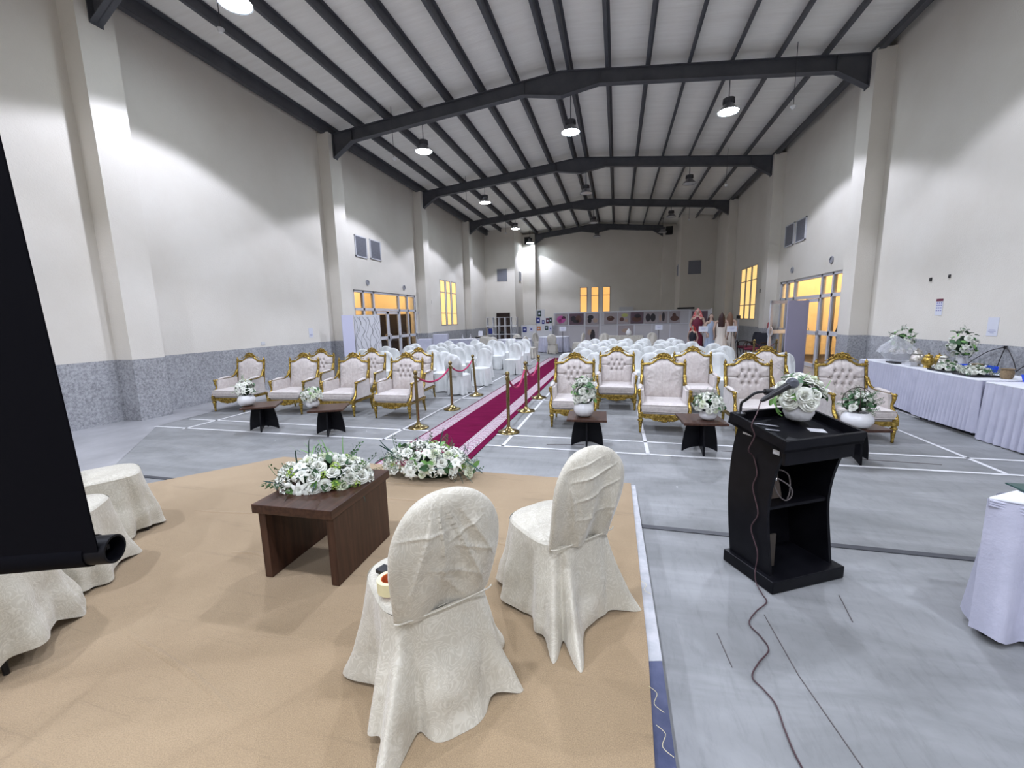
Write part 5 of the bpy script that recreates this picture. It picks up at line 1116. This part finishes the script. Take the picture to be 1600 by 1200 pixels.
def pot(lab, loc, m, s=1.0, rz=0):
    t = thing('teapot', lab, 'pot', loc, rz, 'gold and silver pots on the buffet')
    b = MB(); b.lathe([(.06 * s, 0), (.065 * s, .01 * s), (.05 * s, .03 * s), (.09 * s, .07 * s), (.10 * s, .12 * s), (.085 * s, .18 * s), (.055 * s, .21 * s), (.07 * s, .225 * s), (0, .225 * s)], 24, caps=False); obj('pot_body', b, m, t, smooth=True)
    b = MB(); b.lathe([(.068 * s, .226 * s), (.06 * s, .245 * s), (.02 * s, .262 * s), (.012 * s, .27 * s), (.018 * s, .285 * s), (.0, .295 * s)], 20, caps=False); obj('lid', b, m, t, smooth=True)
    for sx in (-1, 1):
        b = MB(); b.tube(smooth_path([(0, sx * .075 * s, .19 * s), (0, sx * .125 * s, .20 * s), (0, sx * .135 * s, .14 * s), (0, sx * .092 * s, .10 * s)], 5), .007 * s, 6); obj('handle', b, m, t, smooth=True)
    return t
pot('embossed silver pot, nearest of the metal pots on the buffet', (4.87, 8.36, .763), 'silver', .92)
pot('gold pot standing in front between the silver pots', (4.90, 8.14, .763), 'gold', .82)
pot('silver pot at the rear of the metal pots', (4.98, 7.93, .763), 'silver', .82)
pot('silver pot behind the crystal bowl, lid askew', (5.05, 8.66, .763), 'silver', .95)
pot('gold pot at the back of the metal pots', (5.14, 8.30, .763), 'gold', .75)
for k, (x, y, zz, lab, sd) in enumerate([(4.84, 7.60, .773, 'dark tray with white blossoms, farther of the two on the buffet', 73), (4.84, 7.10, .773, 'dark tray with white blossoms, nearer of the two on the buffet', 74)]):
    t = thing('flower_tray', lab, 'tray', (x, y, zz), 0, 'flower trays on the buffet'); b = MB(); b.box((0, 0, .012), (.30, .40, .02)); obj('tray_base', b, 'black_plastic', t, bevel=.004)
    mound(t, .13, .17, .09, .035, 22, (('rose', 5), ('hydrangea', 1)), sd, size=.85, ng=30, gmix=('leaf', 'sprig'), zmin=.05)
for k, (x, y, zz, lab) in enumerate([(5.06, 7.42, .773, 'burlap-wrapped pot between the two flower trays'), (4.98, 6.82, .773, 'burlap-wrapped pot beside the nearer blue tray')]):
    t = thing('burlap_pot', lab, 'pot', (x, y, zz), 0, 'burlap pots on the buffet'); b = MB(); b.lathe([(.05, 0), (.062, .03), (.066, .09), (.055, .115), (.07, .13), (.05, .13), (.04, .10), (0, .10)], 18, caps=False); obj('burlap_wrap', b, 'burlap', t, smooth=True)
    b = MB(); b.tube([(.058 * math.cos(a), .058 * math.sin(a), .108) for a in [2 * PI * q / 16 for q in range(16)]], .004, 5, closed=True); obj('twine', b, 'burlap', t, smooth=True)
def blue_tray(lab, x, y, zz, wx_, wy_):
    t = thing('blue_tray', lab, 'tray', (x, y, zz), 0, 'blue trays on the buffet')
    b = MB(); h = .085; n = 60
    def rm(u, v):
        k = u * 4; i = int(k) % 4; f_ = k - int(k); c4 = [(-wx_ / 2, -wy_ / 2), (wx_ / 2, -wy_ / 2), (wx_ / 2, wy_ / 2), (-wx_ / 2, wy_ / 2)]; a, c = c4[i], c4[(i + 1) % 4]; g = 1 + .06 * v + .012 * math.sin(u * 2 * PI * 30) * v
        return ((a[0] + (c[0] - a[0]) * f_) * g, (a[1] + (c[1] - a[1]) * f_) * g, .004 + h * v)
    b.grid(160, 5, rm, wrap=True); b.box((0, 0, .006), (wx_, wy_, .006)); obj('tray_body', b, 'blue_plastic', t)
    mound(t, wx_ * .36, wy_ * .38, .05, .05, 16, (('rose', 5), ('bud', 2)), int(y * 100), size=.8, ng=10, gmix=('sprig',), zmin=.2); return t
blue_tray('blue tray of white blossoms at the back of the buffet by the wall', 5.19, 7.60, .773, .22, .36)
blue_tray('blue tray of white blossoms nearest the right edge of the photo', 5.12, 6.22, .765, .28, .74)
# black cables hooked to the dado edge
for k, (y, lab) in enumerate([(7.95, 'black cable hooked on the right dado, farther one'), (7.05, 'black cable hooked on the right dado, nearer one')]):
    t = thing('hanging_cable', lab, 'cable', (XR - .02, y, 1.10), 0, 'cables hooked on the right dado')
    b = MB(); b.lathe([(.02, -.02), (.02, .02)], 10); obj('hook', b, 'black_metal', t)
    for q, E_ in enumerate([[(0, 0, 0), (-.02, .25, -.08), (-.03, .5, -.24), (-.03, .62, -.34)], [(0, 0, 0), (-.02, .03, -.18), (-.03, .05, -.34)], [(0, 0, 0), (-.02, -.10, -.05), (-.03, -.22, -.2), (-.03, -.28, -.33)]]):
        b = MB(); b.tube(smooth_path(E_, 6), .006, 6); obj('cable_strand', b, 'cord', t, smooth=True)

# ================================================================ LEFT ENTRANCE SCREENS
def standing_panel(name, lab, p0, p1, z1, m, lines=0, thick=.03, cat='partition screen', col_l='cord'):
    p0 = Vector((p0[0], p0[1], 0)); p1 = Vector((p1[0], p1[1], 0)); L_ = (p1 - p0).length; an = math.atan2(p1.y - p0.y, p1.x - p0.x)
    t = thing(name, lab, cat, (p0.x, p0.y, .002), an); b = MB(); b.bb(0, L_, -thick / 2, thick / 2, .04, z1); obj('panel', b, m, t, bevel=.004)
    b = MB(); b.bb(.02, L_ - .02, -.16, .16, 0, .04); obj('foot_bar', b, 'grey_alu', t)
    if lines:
        b = MB(); r = random.Random(4)
        for k in range(lines):
            x = L_ * (k + .5) / lines; ph = r.random() * 6; pts = [(max(.02, min(L_ - .02, x + .06 * math.sin(2.6 * zz + ph) + .02 * math.sin(6 * zz))), -thick / 2 - .001, .1 + (z1 - .15) * zz / 6.0) for zz in [q * .2 for q in range(31)]]
            b.tube(pts, [(.002, .009)] * len(pts), 4)
        obj('wavy_line_pattern', b, col_l, t)
    return t
standing_panel('partition_screen', 'white screen with wavy black vertical lines before the left entrance', (-8.0, 11.6), (-7.53, 12.32), 1.92, mat('white_laminate', (.62, .62, .66), .4), lines=9)
standing_panel('roll_up_banner', 'plain pale lavender banner standing beside the wavy-lined screen', (-8.12, 11.16), (-7.93, 11.46), 1.92, mat('pale_lavender_vinyl', (.58, .58, .74), .5), cat='banner')
standing_panel('roll_up_banner', 'tall lavender fabric banner standing at the open right entrance', (4.35, 12.55), (4.93, 12.80), 2.0, 'lavender', cat='banner')

# stanchions, chairs, extinguisher by the right entrance
d = dup(s0, (3.95, 13.7, .003), 0, 'brass stanchion by the right entrance, left one of the pair', 'brass posts by the right entrance')
d = dup(s0, (4.55, 13.75, .003), 0, 'brass stanchion by the right entrance, beside the lavender banner', 'brass posts by the right entrance')
rope('dark purple rope between the two stanchions by the right entrance', (3.985, 13.7, .82), (4.515, 13.75, .82), .14, m='cloth_maroon', r=.012)
t = thing('fire_extinguisher', 'red fire extinguisher hung on the right wall beside the entrance', 'fire extinguisher', (5.56, 17.61, .90), math.radians(90))
b = MB(); b.lathe([(.06, 0), (.075, .015), (.075, .40), (.055, .45), (.02, .47)], 20); obj('cylinder_body', b, 'red', t, smooth=True)
b = MB(); b.tube([(0, 0, .46), (0, 0, .52)], .02, 8); b.box((-.02, 0, .53), (.12, .02, .02)); obj('valve_handle', b, 'black_plastic', t)
b = MB(); b.tube(smooth_path([(-.02, 0, .5), (-.10, -.02, .45), (-.10, -.02, .2), (-.09, -.02, .1)], 5), .012, 8); obj('hose', b, 'black_plastic', t, smooth=True)
b = MB(); b.box((.1, 0, .28), (.05, .05, .1)); obj('wall_bracket', b, 'red', t)
def wood_chair(lab, loc, rz):
    t = thing('waiting_chair', lab, 'chair', loc, rz, 'dark waiting chairs by the right wall')
    b = MB(); b.box((0, -.02, .45), (.52, .50, .09)); obj('seat', b, 'cloth_maroon', t, bevel=.03)
    b = MB(); b.grid(10, 12, lambda u, v: ((u - .5) * .5 * (1 - .5 * max(0, v - .6) ** 2 * 4), .25 + .05 * v - .04 * math.sin(PI * u), .5 + .5 * v)); b.grid(10, 12, lambda u, v: ((u - .5) * .5 * (1 - .5 * max(0, v - .6) ** 2 * 4), .29 + .05 * v, .5 + .5 * v)); obj('backrest', b, 'cloth_black', t, smooth=True)
    for sx in (-1, 1):
        b = MB(); b.tube(smooth_path([(sx * .27, -.22, 0), (sx * .28, -.24, .35), (sx * .29, -.22, .62), (sx * .29, -.05, .67), (sx * .28, .2, .62), (sx * .26, .27, .5)], 5), .018, 8); obj('arm_frame', b, 'brown_door', t, smooth=True)
        b = MB(); b.tube([(sx * .25, .25, .5), (sx * .25, .29, 0)], .018, 8); obj('leg', b, 'brown_door', t, smooth=True)
    return t
wc = wood_chair('dark armchair with a black back by the right wall, right-hand one', (4.75, 16.3, .002), math.radians(-50))
dup(wc, (4.75, 17.15, .002), math.radians(-75), 'dark wooden-armed chair by the right wall, left-hand one')

# ================================================================ PEOPLE BEYOND THE DOOR, MANNEQUINS
def figure(name, label, cat, loc, rz, H=1.68, skin='skin', top='cloth_black', bottom='cloth_black', hair='hair', long_hair=False, dress=None, arms=((.20, .02, .86), (-.20, .02, .86)), headcloth=None):
    """one continuous skinned body, plus hair and clothing"""
    t = thing(name, label, cat, loc, rz); k = H / 1.68
    S = lambda p: (p[0] * k, p[1] * k, p[2] * k)
    V = [(0, 0, .92), (0, -.01, 1.10), (0, 0, 1.30), (0, .0, 1.40), (0, -.01, 1.47), (0, -.015, 1.56), (0, -.01, 1.655)]
    R_ = [(.145, .105), (.12, .09), (.145, .10), (.08, .07), (.05, .05), (.074, .088), (.055, .065)]
    E = [(i, i + 1) for i in range(6)]
    def addv(p, r, par): V.append(p); R_.append(r); E.append((par, len(V) - 1)); return len(V) - 1
    for sx, hnd in ((1, arms[0]), (-1, arms[1])):
        a = addv((sx * .16, 0, 1.37), (.052, .052), 2); el = ((sx * .16 + hnd[0]) / 2 + sx * .05, hnd[1] / 2 + .05, (1.37 + hnd[2]) / 2 - .02); a = addv(el, (.038, .038), a); a = addv(hnd, (.026, .026), a); h2 = (hnd[0], hnd[1] - .05, hnd[2] - .05); a = addv(h2, (.03, .018), a)
        for q in range(4): addv((h2[0] + (q - 1.5) * .018, h2[1] - .02, h2[2] - .075 - .008 * (q in (1, 2))), (.008, .008), a)
        addv((h2[0] - sx * .04, h2[1] - .03, h2[2] - .03), (.009, .009), a)
        l = addv((sx * .09, 0, .86), (.085, .085), 0); l = addv((sx * .10, -.01, .48), (.055, .055), l); l = addv((sx * .10, .02, .09), (.036, .036), l); addv((sx * .11, -.12, .03), (.035, .022), l)
    me = bpy.data.meshes.new('body'); me.from_pydata([S(p) for p in V], E, []); me.materials.append(M[skin]); o = bpy.data.objects.new('body', me); col.objects.link(o); o.parent = t
    sk = o.modifiers.new('skin', 'SKIN'); sk.use_smooth_shade = True
    for i, v in enumerate(me.skin_vertices[0].data): v.radius = (R_[i][0] * k, R_[i][1] * k); v.use_root = (i == 0)
    ss = o.modifiers.new('sub', 'SUBSURF'); ss.levels = 2; ss.render_levels = 2
    # face details
    b = MB(); b.sphere(S((0, -.105, 1.555)), .014 * k, 8, 6, (.8, 1.2, 1.4)); b.sphere(S((.075, -.01, 1.56)), .018 * k, 8, 6, (.5, .9, 1.4)); b.sphere(S((-.075, -.01, 1.56)), .018 * k, 8, 6, (.5, .9, 1.4)); obj('nose_and_ears', b, skin, t, smooth=True)
    b = MB(); [b.sphere(S((sx * .032, -.088, 1.585)), .010 * k, 8, 6) for sx in (-1, 1)]; obj('eyes', b, 'cloth_black', t, smooth=True)
    b = MB(); b.sphere(S((0, -.094, 1.515)), .016 * k, 8, 6, (1.3, .5, .4)); obj('mouth', b, 'cloth_maroon', t, smooth=True)
    b = MB()
    if headcloth:
        b.grid(24, 12, lambda u, v: S(((.095 + .09 * v ** 1.5) * math.sin(2 * PI * u) * max(.05, math.sin(min(1, v * 2.2) * PI / 2)), (.02 + (.105 + .05 * v) * math.cos(2 * PI * u) * max(.05, math.sin(min(1, v * 2.2) * PI / 2))) if math.cos(2 * PI * u) > -.55 else -.03, 1.70 - .36 * v)), wrap=True); obj('headcloth', b, headcloth, t, smooth=True)
    else:
        b.grid(24, 14, lambda u, v: S(((.085 + (.04 if long_hair else 0) * v) * math.sin(2 * PI * u) * max(.05, math.sin(min(1, v * 2.4) * PI / 2)), .02 + (.10 * math.cos(2 * PI * u) if math.cos(2 * PI * u) > -.35 else -.035) * max(.05, math.sin(min(1, v * 2.4) * PI / 2)) + .02 * v, 1.685 - (.50 if long_hair else .17) * v + .01 * math.sin(14 * PI * u) * v)), wrap=True); obj('hair', b, hair, t, smooth=True)
    def shell(z0, z1, prof, name_, m_, folds=0):
        b = MB()
        def fn(u, v):
            zz = z0 + (z1 - z0) * v; s = v * (len(prof) - 1); i = min(len(prof) - 2, int(s)); f_ = s - i; rx = prof[i][0] + (prof[i + 1][0] - prof[i][0]) * f_; ry = prof[i][1] + (prof[i + 1][1] - prof[i][1]) * f_; g = 1 + folds * math.sin(11 * 2 * PI * u) * v
            return S((rx * g * math.cos(2 * PI * u), ry * g * math.sin(2 * PI * u), zz))
        b.grid(48, 14, fn, wrap=True); obj(name_, b, m_, t, smooth=True)
    if dress: shell(1.40, .04, [(.09, .075), (.175, .125), (.155, .115), (.135, .11), (.18, .14), (.20, .17), (.22, .20), (.25, .24), (.28, .27)], 'dress', dress, .07)
    else:
        shell(1.41, .80, [(.09, .075), (.185, .13), (.18, .13), (.165, .125), (.175, .135)], 'jacket', top, .02)
        for sx in (-1, 1):
            b = MB(); b.tube([S((sx * .09, 0, .88)), S((sx * .10, -.01, .48)), S((sx * .10, .02, .06))], [.10 * k, .075 * k, .06 * k], 12); obj('trouser_leg', b, bottom, t, smooth=True)
            b = MB(); e_ = arms[0] if sx > 0 else arms[1]; b.tube([S((sx * .15, 0, 1.39)), S(((sx * .16 + e_[0]) / 2 + sx * .05, e_[1] / 2 + .05, (1.37 + e_[2]) / 2 - .02)), S((e_[0], e_[1], e_[2] + .02))], [.066 * k, .052 * k, .042 * k], 10); obj('sleeve', b, top, t, smooth=True)
    return t
figure('person', 'person in a dark coat standing beyond the right entrance glass', 'person', (6.45, 14.0, .002), math.radians(40), 1.66)
figure('person', 'person in black seen close behind the right entrance glass', 'person', (6.15, 13.35, .002), math.radians(150), 1.72, long_hair=True)
figure('person', 'dark-haired person further back in the right entrance doorway', 'person', (7.3, 15.8, .002), math.radians(20), 1.6)
MQ = 'mannequin'
figure(MQ, 'mannequin with a red and white headcloth, leftmost of the dressed row', 'mannequin', (3.02, 17.5, .002), math.radians(-10), 1.92, 'pale_skin', dress='cloth_maroon', headcloth='cloth_red', arms=((.20, -.14, 1.0), (-.19, -.08, .95)))
figure(MQ, 'dark-haired mannequin in a long powder-blue dress', 'mannequin', (3.40, 17.0, .002), math.radians(20), 1.72, 'pale_skin', dress='cloth_blue', long_hair=True, arms=((.20, -.08, .90), (-.20, -.12, .95)))
figure(MQ, 'mannequin with long dark hair in a cream dress', 'mannequin', (3.62, 16.35, .002), math.radians(170), 1.76, 'pale_skin', dress='cloth_cream', long_hair=True)
figure(MQ, 'mannequin with long light brown hair, rightmost of the dressed row', 'mannequin', (4.03, 16.95, .002), math.radians(165), 1.77, 'pale_skin', dress='cloth_cream', hair='hair_l', long_hair=True)
figure(MQ, 'small mannequin in black with a red cap in front of the dressed row', 'mannequin', (2.74, 16.75, .002), math.radians(-30), 1.30, 'pale_skin', dress='cloth_black', headcloth='red')
def sign_stand(lab, loc, rz, h=1.15, w_=.30, hh=.20):
    t = thing('sign_stand', lab, 'sign stand', loc, rz, 'small white sign stands'); b = MB(); b.tube([(0, 0, .01), (0, 0, h)], .011, 8); obj('pole', b, 'black_metal', t)
    b = MB(); b.lathe([(.13, 0), (.13, .01), (.02, .02)], 20); obj('base', b, 'black_metal', t)
    b = MB(); b.box((0, -.02, h + .06), (w_, .012, hh)); obj('sign_board', b, 'paper', t)
    b = MB(); [b.box((0, -.0275, h + .10 - k * .035), (w_ * (.6 - .12 * k), .002, .008)) for k in range(3)]; obj('printing', b, mat('sign_ink', (.2, .2, .4), .7), t); return t
ss0 = sign_stand('white sign on a stand before the cream-dressed mannequins', (3.82, 15.75, .002), 0, 1.12)
dup(ss0, (2.98, 16.1, .002), 0, 'white sign on a stand before the maroon-dressed mannequin'); dup(ss0, (1.75, 19.0, .002), 0, 'white sign on a stand before the plain grey partition'); dup(ss0, (-2.4, 19.2, .002), 0, 'white sign on a stand beside the left partition pictures')
t = thing('camera_tripod', 'black and steel tripod pole right of the mannequins', 'tripod', (4.55, 17.9, .002)); b = MB(); b.tube([(0, 0, .5), (0, 0, 1.5)], .016, 8); obj('centre_pole', b, 'grey_alu', t)
for k in range(3): a = k * 2.09 + .5; b = MB(); b.tube([(0, 0, .7), (.28 * math.cos(a), .28 * math.sin(a), 0)], .012, 6); obj('leg', b, 'black_metal', t)
b = MB(); b.box((0, 0, 1.56), (.12, .10, .12)); obj('tripod_head', b, 'black_plastic', t)

# ================================================================ EXHIBITION PARTITION WITH PICTURES
pA, pB = Vector((-3.28, 22.6, 0)), Vector((3.35, 21.6, 0)); PD = (pB - pA).normalized(); PL = (pB - pA).length; pa = math.atan2(PD.y, PD.x)
t = thing('exhibition_partition', 'long pale grey exhibition partition across the back of the hall', 'partition', (pA.x, pA.y, .002), pa)
nP = 8
for k in range(nP):
    b = MB(); b.bb(k * PL / nP + .012, (k + 1) * PL / nP - .012, -.02, .02, .05, 1.90); obj('board_panel', b, 'partition', t)
for k in range(nP + 1): b = MB(); b.bb(k * PL / nP - .02, k * PL / nP + .02, -.03, .03, 0, 1.95); obj('upright', b, 'white_alu', t)
b = MB(); b.bb(0, PL, -.035, .035, 1.90, 1.95); b.bb(0, PL, -.035, .035, 1.26, 1.29); obj('rail', b, 'white_alu', t)
def pic(lab, s, z0, z1, w_, bg, shapes, nm='framed_picture'):
    q = pA + PD * s; t2 = thing(nm, lab, 'picture', (q.x, q.y, 0), pa, 'pictures on the exhibition partition'); b = MB(); b.bb(-w_ / 2, w_ / 2, -.048, -.036, z0, z1); obj('print_sheet', b, bg, t2)
    b = MB(); r = random.Random(int(s * 77))
    for k, (dx, dz, rx, rz_, mi) in enumerate(shapes): b.cur = mi; b.lathe([(1, 0), (.85, 1), (0, 1)], 14, mx=Matrix.Translation((dx * w_ / 2, -.048, (z0 + z1) / 2 + dz * (z1 - z0) / 2)) @ Matrix.Rotation(PI / 2, 4, 'X') @ Matrix.Diagonal((rx * w_ / 2, rz_ * (z1 - z0) / 2, .004, 1)))
    obj('printed_motif', b, [PM['magenta'], PM['dark'], PM['brown'], PM['tan'], PM['olive']], t2); return t2
PM = {'magenta': mat('print_magenta', (.42, .08, .26), .6), 'dark': mat('print_dark', (.025, .02, .025), .6), 'brown': mat('print_brown', (.09, .04, .03), .6), 'tan': mat('print_tan', (.35, .25, .20), .6), 'olive': mat('print_olive', (.35, .36, .12), .6), 'bg': mat('print_grey_ground', (.30, .26, .27), .6), 'bg2': mat('print_dark_ground', (.10, .06, .08), .6)}
PC = [(.40, .66, 'bg', 'magenta flower-like shape', [(0, 0, .75, .7, 0), (.35, .3, .4, .3, 1), (-.2, -.3, .3, .5, 0)]), (1.22, .76, 'bg2', 'dark purple swirls', [(-.4, .1, .4, .5, 1), (.3, 0, .45, .7, 2), (0, -.4, .5, .3, 1)]), (2.05, .70, 'bg', 'black curl on grey', [(-.2, .3, .45, .4, 1), (-.35, -.3, .3, .5, 1), (.5, -.3, .35, .4, 3)]),
      (3.0, .64, 'bg', 'brown bowl shape', [(0, 0, .6, .45, 2), (0, .2, .35, .15, 3)]), (3.65, .56, 'bg', 'olive and brown wave', [(.2, .5, .6, .3, 4), (-.3, -.2, .4, .35, 2), (.5, -.4, .3, .3, 3)]), (4.30, .62, 'bg2', 'dark brown heap', [(0, -.2, .75, .5, 2), (.1, .3, .5, .4, 1)]),
      (4.95, .58, 'bg', 'two black round shapes', [(-.4, 0, .42, .7, 1), (.4, 0, .42, .7, 1)]), (5.50, .46, 'bg', 'dark figure on pale ground', [(.2, .1, .3, .8, 1), (-.4, -.1, .25, .6, 3)]), (6.06, .50, 'bg', 'dark brown boat-like shape', [(0, -.2, .8, .45, 2), (-.1, .35, .35, .35, 2)])]
for s, w_, bg, ds, sh in PC: pic('landscape print of a %s on the upper partition' % ds, s, 1.31, 1.88, w_, PM[bg], sh)
pic('lower print with a dark standing shape, left part of the partition', 2.05, .45, 1.20, .68, PM['bg'], [(.1, -.2, .4, .8, 1), (-.3, .2, .4, .4, 3)])
pic('lower grey print with faint pattern, middle of the partition', 3.75, .72, 1.22, .72, PM['bg'], [(0, 0, .5, .4, 3)])
q = pA + PD * 4.2
t = thing('projector_housing', 'white wall-mounted box seen above the partition', 'box', (.62, YE - .2, 2.15)); b = MB(); b.box((0, 0, 0), (.95, .3, .36)); obj('housing', b, 'tag_white', t, bevel=.01)
t = thing('wall_shelf', 'dark framed hatch on the far right block above the partition', 'wall fitting', (4.15, YSR - .03, 2.02)); b = MB(); b.box((0, 0, .08), (1.0, .06, .10)); obj('dark_lintel', b, 'cloth_black', t); b = MB(); b.box((0, -.01, -.03), (.85, .04, .10)); obj('hatch_panel', b, 'tag_white', t)
# second run of the same partition toward the mannequins
t = thing('exhibition_partition', 'short grey partition end behind the mannequins with a dark print', 'partition', (pB.x + .05, pB.y - .05, .002), math.radians(-62))
b = MB(); b.bb(0, 1.4, -.02, .02, .05, 1.9); obj('board_panel', b, 'partition', t)
for x_ in (0.0, 1.4): b = MB(); b.bb(x_ - .02, x_ + .02, -.03, .03, 0, 1.95); obj('upright', b, 'white_alu', t)
b = MB(); b.bb(.15, 1.2, -.034, -.022, 1.25, 1.85); obj('dark_print', b, PM['bg2'], t)
# white poster board at its left end
t = thing('poster_board', 'white display board left of the partition covered with small posters', 'poster board', (-5.05, 22.3, .002), math.radians(-1)); 
b = MB(); b.bb(0, 1.72, -.02, .02, .45, 1.32); b.bb(.85, 1.72, -.02, .02, 1.32, 1.72); b.bb(.85, 1.3, -.02, .02, 1.72, 2.15); obj('board_panel', b, 'tag_white', t)
for x_ in (.02, .86, 1.70): b = MB(); b.bb(x_ - .015, x_ + .015, -.02, .03, 0, 1.35 if x_ < .5 else (2.12 if x_ < 1 else 1.72)); obj('upright', b, 'white_alu', t)
PCOL = [mat('poster_navy', (.02, .03, .18), .6), mat('poster_green', (.015, .04, .03), .6), mat('poster_maroon', (.10, .01, .03), .6), mat('poster_orange', (.5, .17, .04), .6), mat('poster_pale', (.55, .55, .70), .6)]
for k, (x_, z0, w_, h_, c_, lab) in enumerate([(1.02, 1.78, .20, .30, 1, 'dark green poster, topmost on the poster board'), (.95, 1.42, .20, .30, 0, 'navy poster under the topmost one on the poster board'), (1.22, 1.38, .14, .20, 0, 'small navy poster right of the larger navy one'), (1.46, 1.40, .18, .28, 2, 'maroon poster at the upper right of the board'), (1.62, 1.42, .13, .28, 1, 'dark green poster at the right end of the board'),
        (.20, .95, .22, .28, 0, 'navy and white poster at the left end of the board'), (.56, 1.0, .18, .22, 4, 'pale poster beside the navy and white one'), (.98, 1.03, .20, .22, 3, 'orange poster in the middle of the board'), (1.40, 1.05, .18, .22, 1, 'dark poster with a pale centre, right of the orange one'), (1.62, 1.0, .14, .26, 4, 'pale spotted poster at the lower right of the board')]):
    mm = Matrix.Translation(t.location) @ Matrix.Rotation(math.radians(-1), 4, 'Z'); p = mm @ Vector((x_, -.026, z0)); b = MB(); b.bb(-w_ / 2, w_ / 2, -.004, .004, 0, h_); b.cur = 1; b.bb(-w_ * .25, w_ * .25, -.006, -.004, h_ * .35, h_ * .65); tag(obj('poster', b, [PCOL[c_], PCOL[4] if c_ != 4 else PCOL[0]], loc=p), lab, 'poster', 'posters on the white board')
# white cube shelving
t = thing('cube_shelving', 'white open cube shelving unit before the brown door', 'shelving', (-6.62, 21.2, .002), 0); Wd, Hd = 1.62, 1.78
for k in range(6): b = MB(); x_ = k * Wd / 5; b.bb(x_ - .012, x_ + .012, -.16, .16, 0, Hd); obj('upright_panel', b, 'tag_white', t)
for k in range(5): b = MB(); z_ = .02 + k * (Hd - .03) / 4; b.bb(.012, Wd - .012, -.16, .16, z_ - .01, z_ + .01); obj('shelf_board', b, 'tag_white', t)
tag(obj('blue_bag', MB().box((0, 0, .14), (.22, .16, .28)), 'cloth_blue' if False else PCOL[0], bevel=.03, loc=(-6.44, 21.15, .48 + .89 - .457 + .012)), 'blue bag on the left of the white cube shelving', 'bag')
tag(obj('black_case', MB().box((0, 0, .06), (.26, .2, .12)), 'black_plastic', bevel=.01, loc=(-5.8, 21.15, .925)), 'small black case on the white cube shelving', 'case')
# background tables
def roundish(r, n=28): return [(r * math.cos(2 * PI * k / n), r * math.sin(2 * PI * k / n)) for k in range(n)]
CW = dict(m='linen', mt='linen_top')
skirt_table('round_table', 'round white-clothed table left of the carpet end, chairs around it', 'table', roundish(.78), .76, rnd=True, loc=(-4.55, 18.6, .002), pleat=.12, amp=.03, group='round tables in the background')
skirt_table('round_table', 'round white-clothed table at the far end beyond the carpet', 'table', roundish(.75), .76, rnd=True, loc=(-3.05, 20.9, .002), pleat=.12, amp=.03, group='round tables in the background')
skirt_table('display_table', 'low white display table before the middle of the partition', 'table', [(-1.0, -.35), (1.0, -.35), (1.0, .35), (-1.0, .35)], .78, loc=(.2, 20.6, .002), m='cream_cover', mt='cream_cover')
skirt_table('display_table', 'long white-skirted table against the far left dado', 'table', [(-.95, -.35), (.95, -.35), (.95, .35), (-.95, .35)], .80, loc=(-6.95, 18.6, .002), rz=math.radians(35))
def plinth(lab, loc, w_, d_, h_, m='tag_white', rz=0):
    b = MB(); b.box((0, 0, h_ / 2), (w_, d_, h_)); return tag(obj('display_plinth', b, m, bevel=.005, loc=loc, rot=(0, 0, rz)), lab, 'plinth', 'white display plinths')
plinth('white box plinth left of the rows, nearer of the far-left pair', (-7.35, 15.2, .002), .55, .5, .98, 'linen', .3); plinth('taller white box plinth left of the rows, farther of the pair', (-7.15, 16.3, .002), .6, .45, 1.12, 'linen', .3)
plinth('white plinth right of the long far table, paper sign above', (-6.55, 20.3, .002), .62, .45, .86, 'cream_cover'); plinth('cream plinth just before the brown door', (-5.75, 18.2, .002), .5, .45, .88, 'cream_cover')
b = MB(); b.box((0, 0, .13), (.22, .015, .26)); tag(obj('table_sign', b, 'paper', loc=(-6.72, 20.25, .866), rot=(math.radians(-12), 0, 0)), 'white paper sign standing on the plinth by the brown door', 'sign')
b = MB(); b.tube([(0, 0, 0), (0, 0, .42)], [.022, .012], 8); tag(obj('gold_candlestick', b, 'brass', loc=(-6.42, 20.3, .864), smooth=True), 'slim brass candlestick on the plinth by the brown door', 'candlestick')
b = MB(); b.lathe([(.04, 0), (.05, .05), (.03, .12), (.015, .2), (.02, .22)], 14); g0 = tag(obj('glass_bottle', b, 'crystal', loc=(-7.0, 18.45, .806), smooth=True), 'small clear bottle on the long far-left table, left one', 'bottle', 'bottles on the far-left table')
g1 = g0.copy(); col.objects.link(g1); g1.location = (-6.7, 18.7, .806); g1['label'] = 'small clear bottle on the long far-left table, right one'
b = MB(); b.box((0, 0, .04), (.25, .18, .08)); tag(obj('black_pouch', b, 'black_plastic', bevel=.02, loc=(-6.4, 18.95, .806)), 'black pouch at the right end of the long far-left table', 'pouch')
tag(obj('black_pouch', MB().box((0, 0, .03), (.32, .16, .06)), 'black_plastic', bevel=.02, loc=(-4.3, 18.5, .7655)), 'black pouch on the round table left of the carpet end', 'pouch')
for k, (x, y, a, lab) in enumerate([(-3.55, 17.55, 75, 'cream-covered chair right of the first round table, side on'), (-5.2, 17.3, 200, 'cream-covered chair before the first round table, left one'), (-4.75, 19.75, 0, 'cream-covered chair behind the first round table'), (-2.95, 19.75, 178, 'cream-covered chair before the farther round table, back to the camera'), (-1.85, 20.7, 265, 'cream-covered chair right of the farther round table, side on'), (-3.95, 21.6, 60, 'cream-covered chair left of the farther round table'),
        (-.5, 19.4, 10, 'cream-covered chair before the long display table, left one'), (1.5, 19.6, -10, 'beige-covered chair right of the display table')]):
    aud_chair(k % 4, 'cream_cover', (x, y, .002), math.radians(a), lab, 'cream covered chairs in the background')
b = MB(); b.lathe([(.05, 0), (.12, .05), (.14, .14), (.10, .22), (.03, .3), (.0, .34)], 16, caps=False); tag(obj('white_urn', b, 'ceramic', loc=(.55, 20.5, .785), smooth=True), 'white rounded ornament on the low display table', 'ornament')
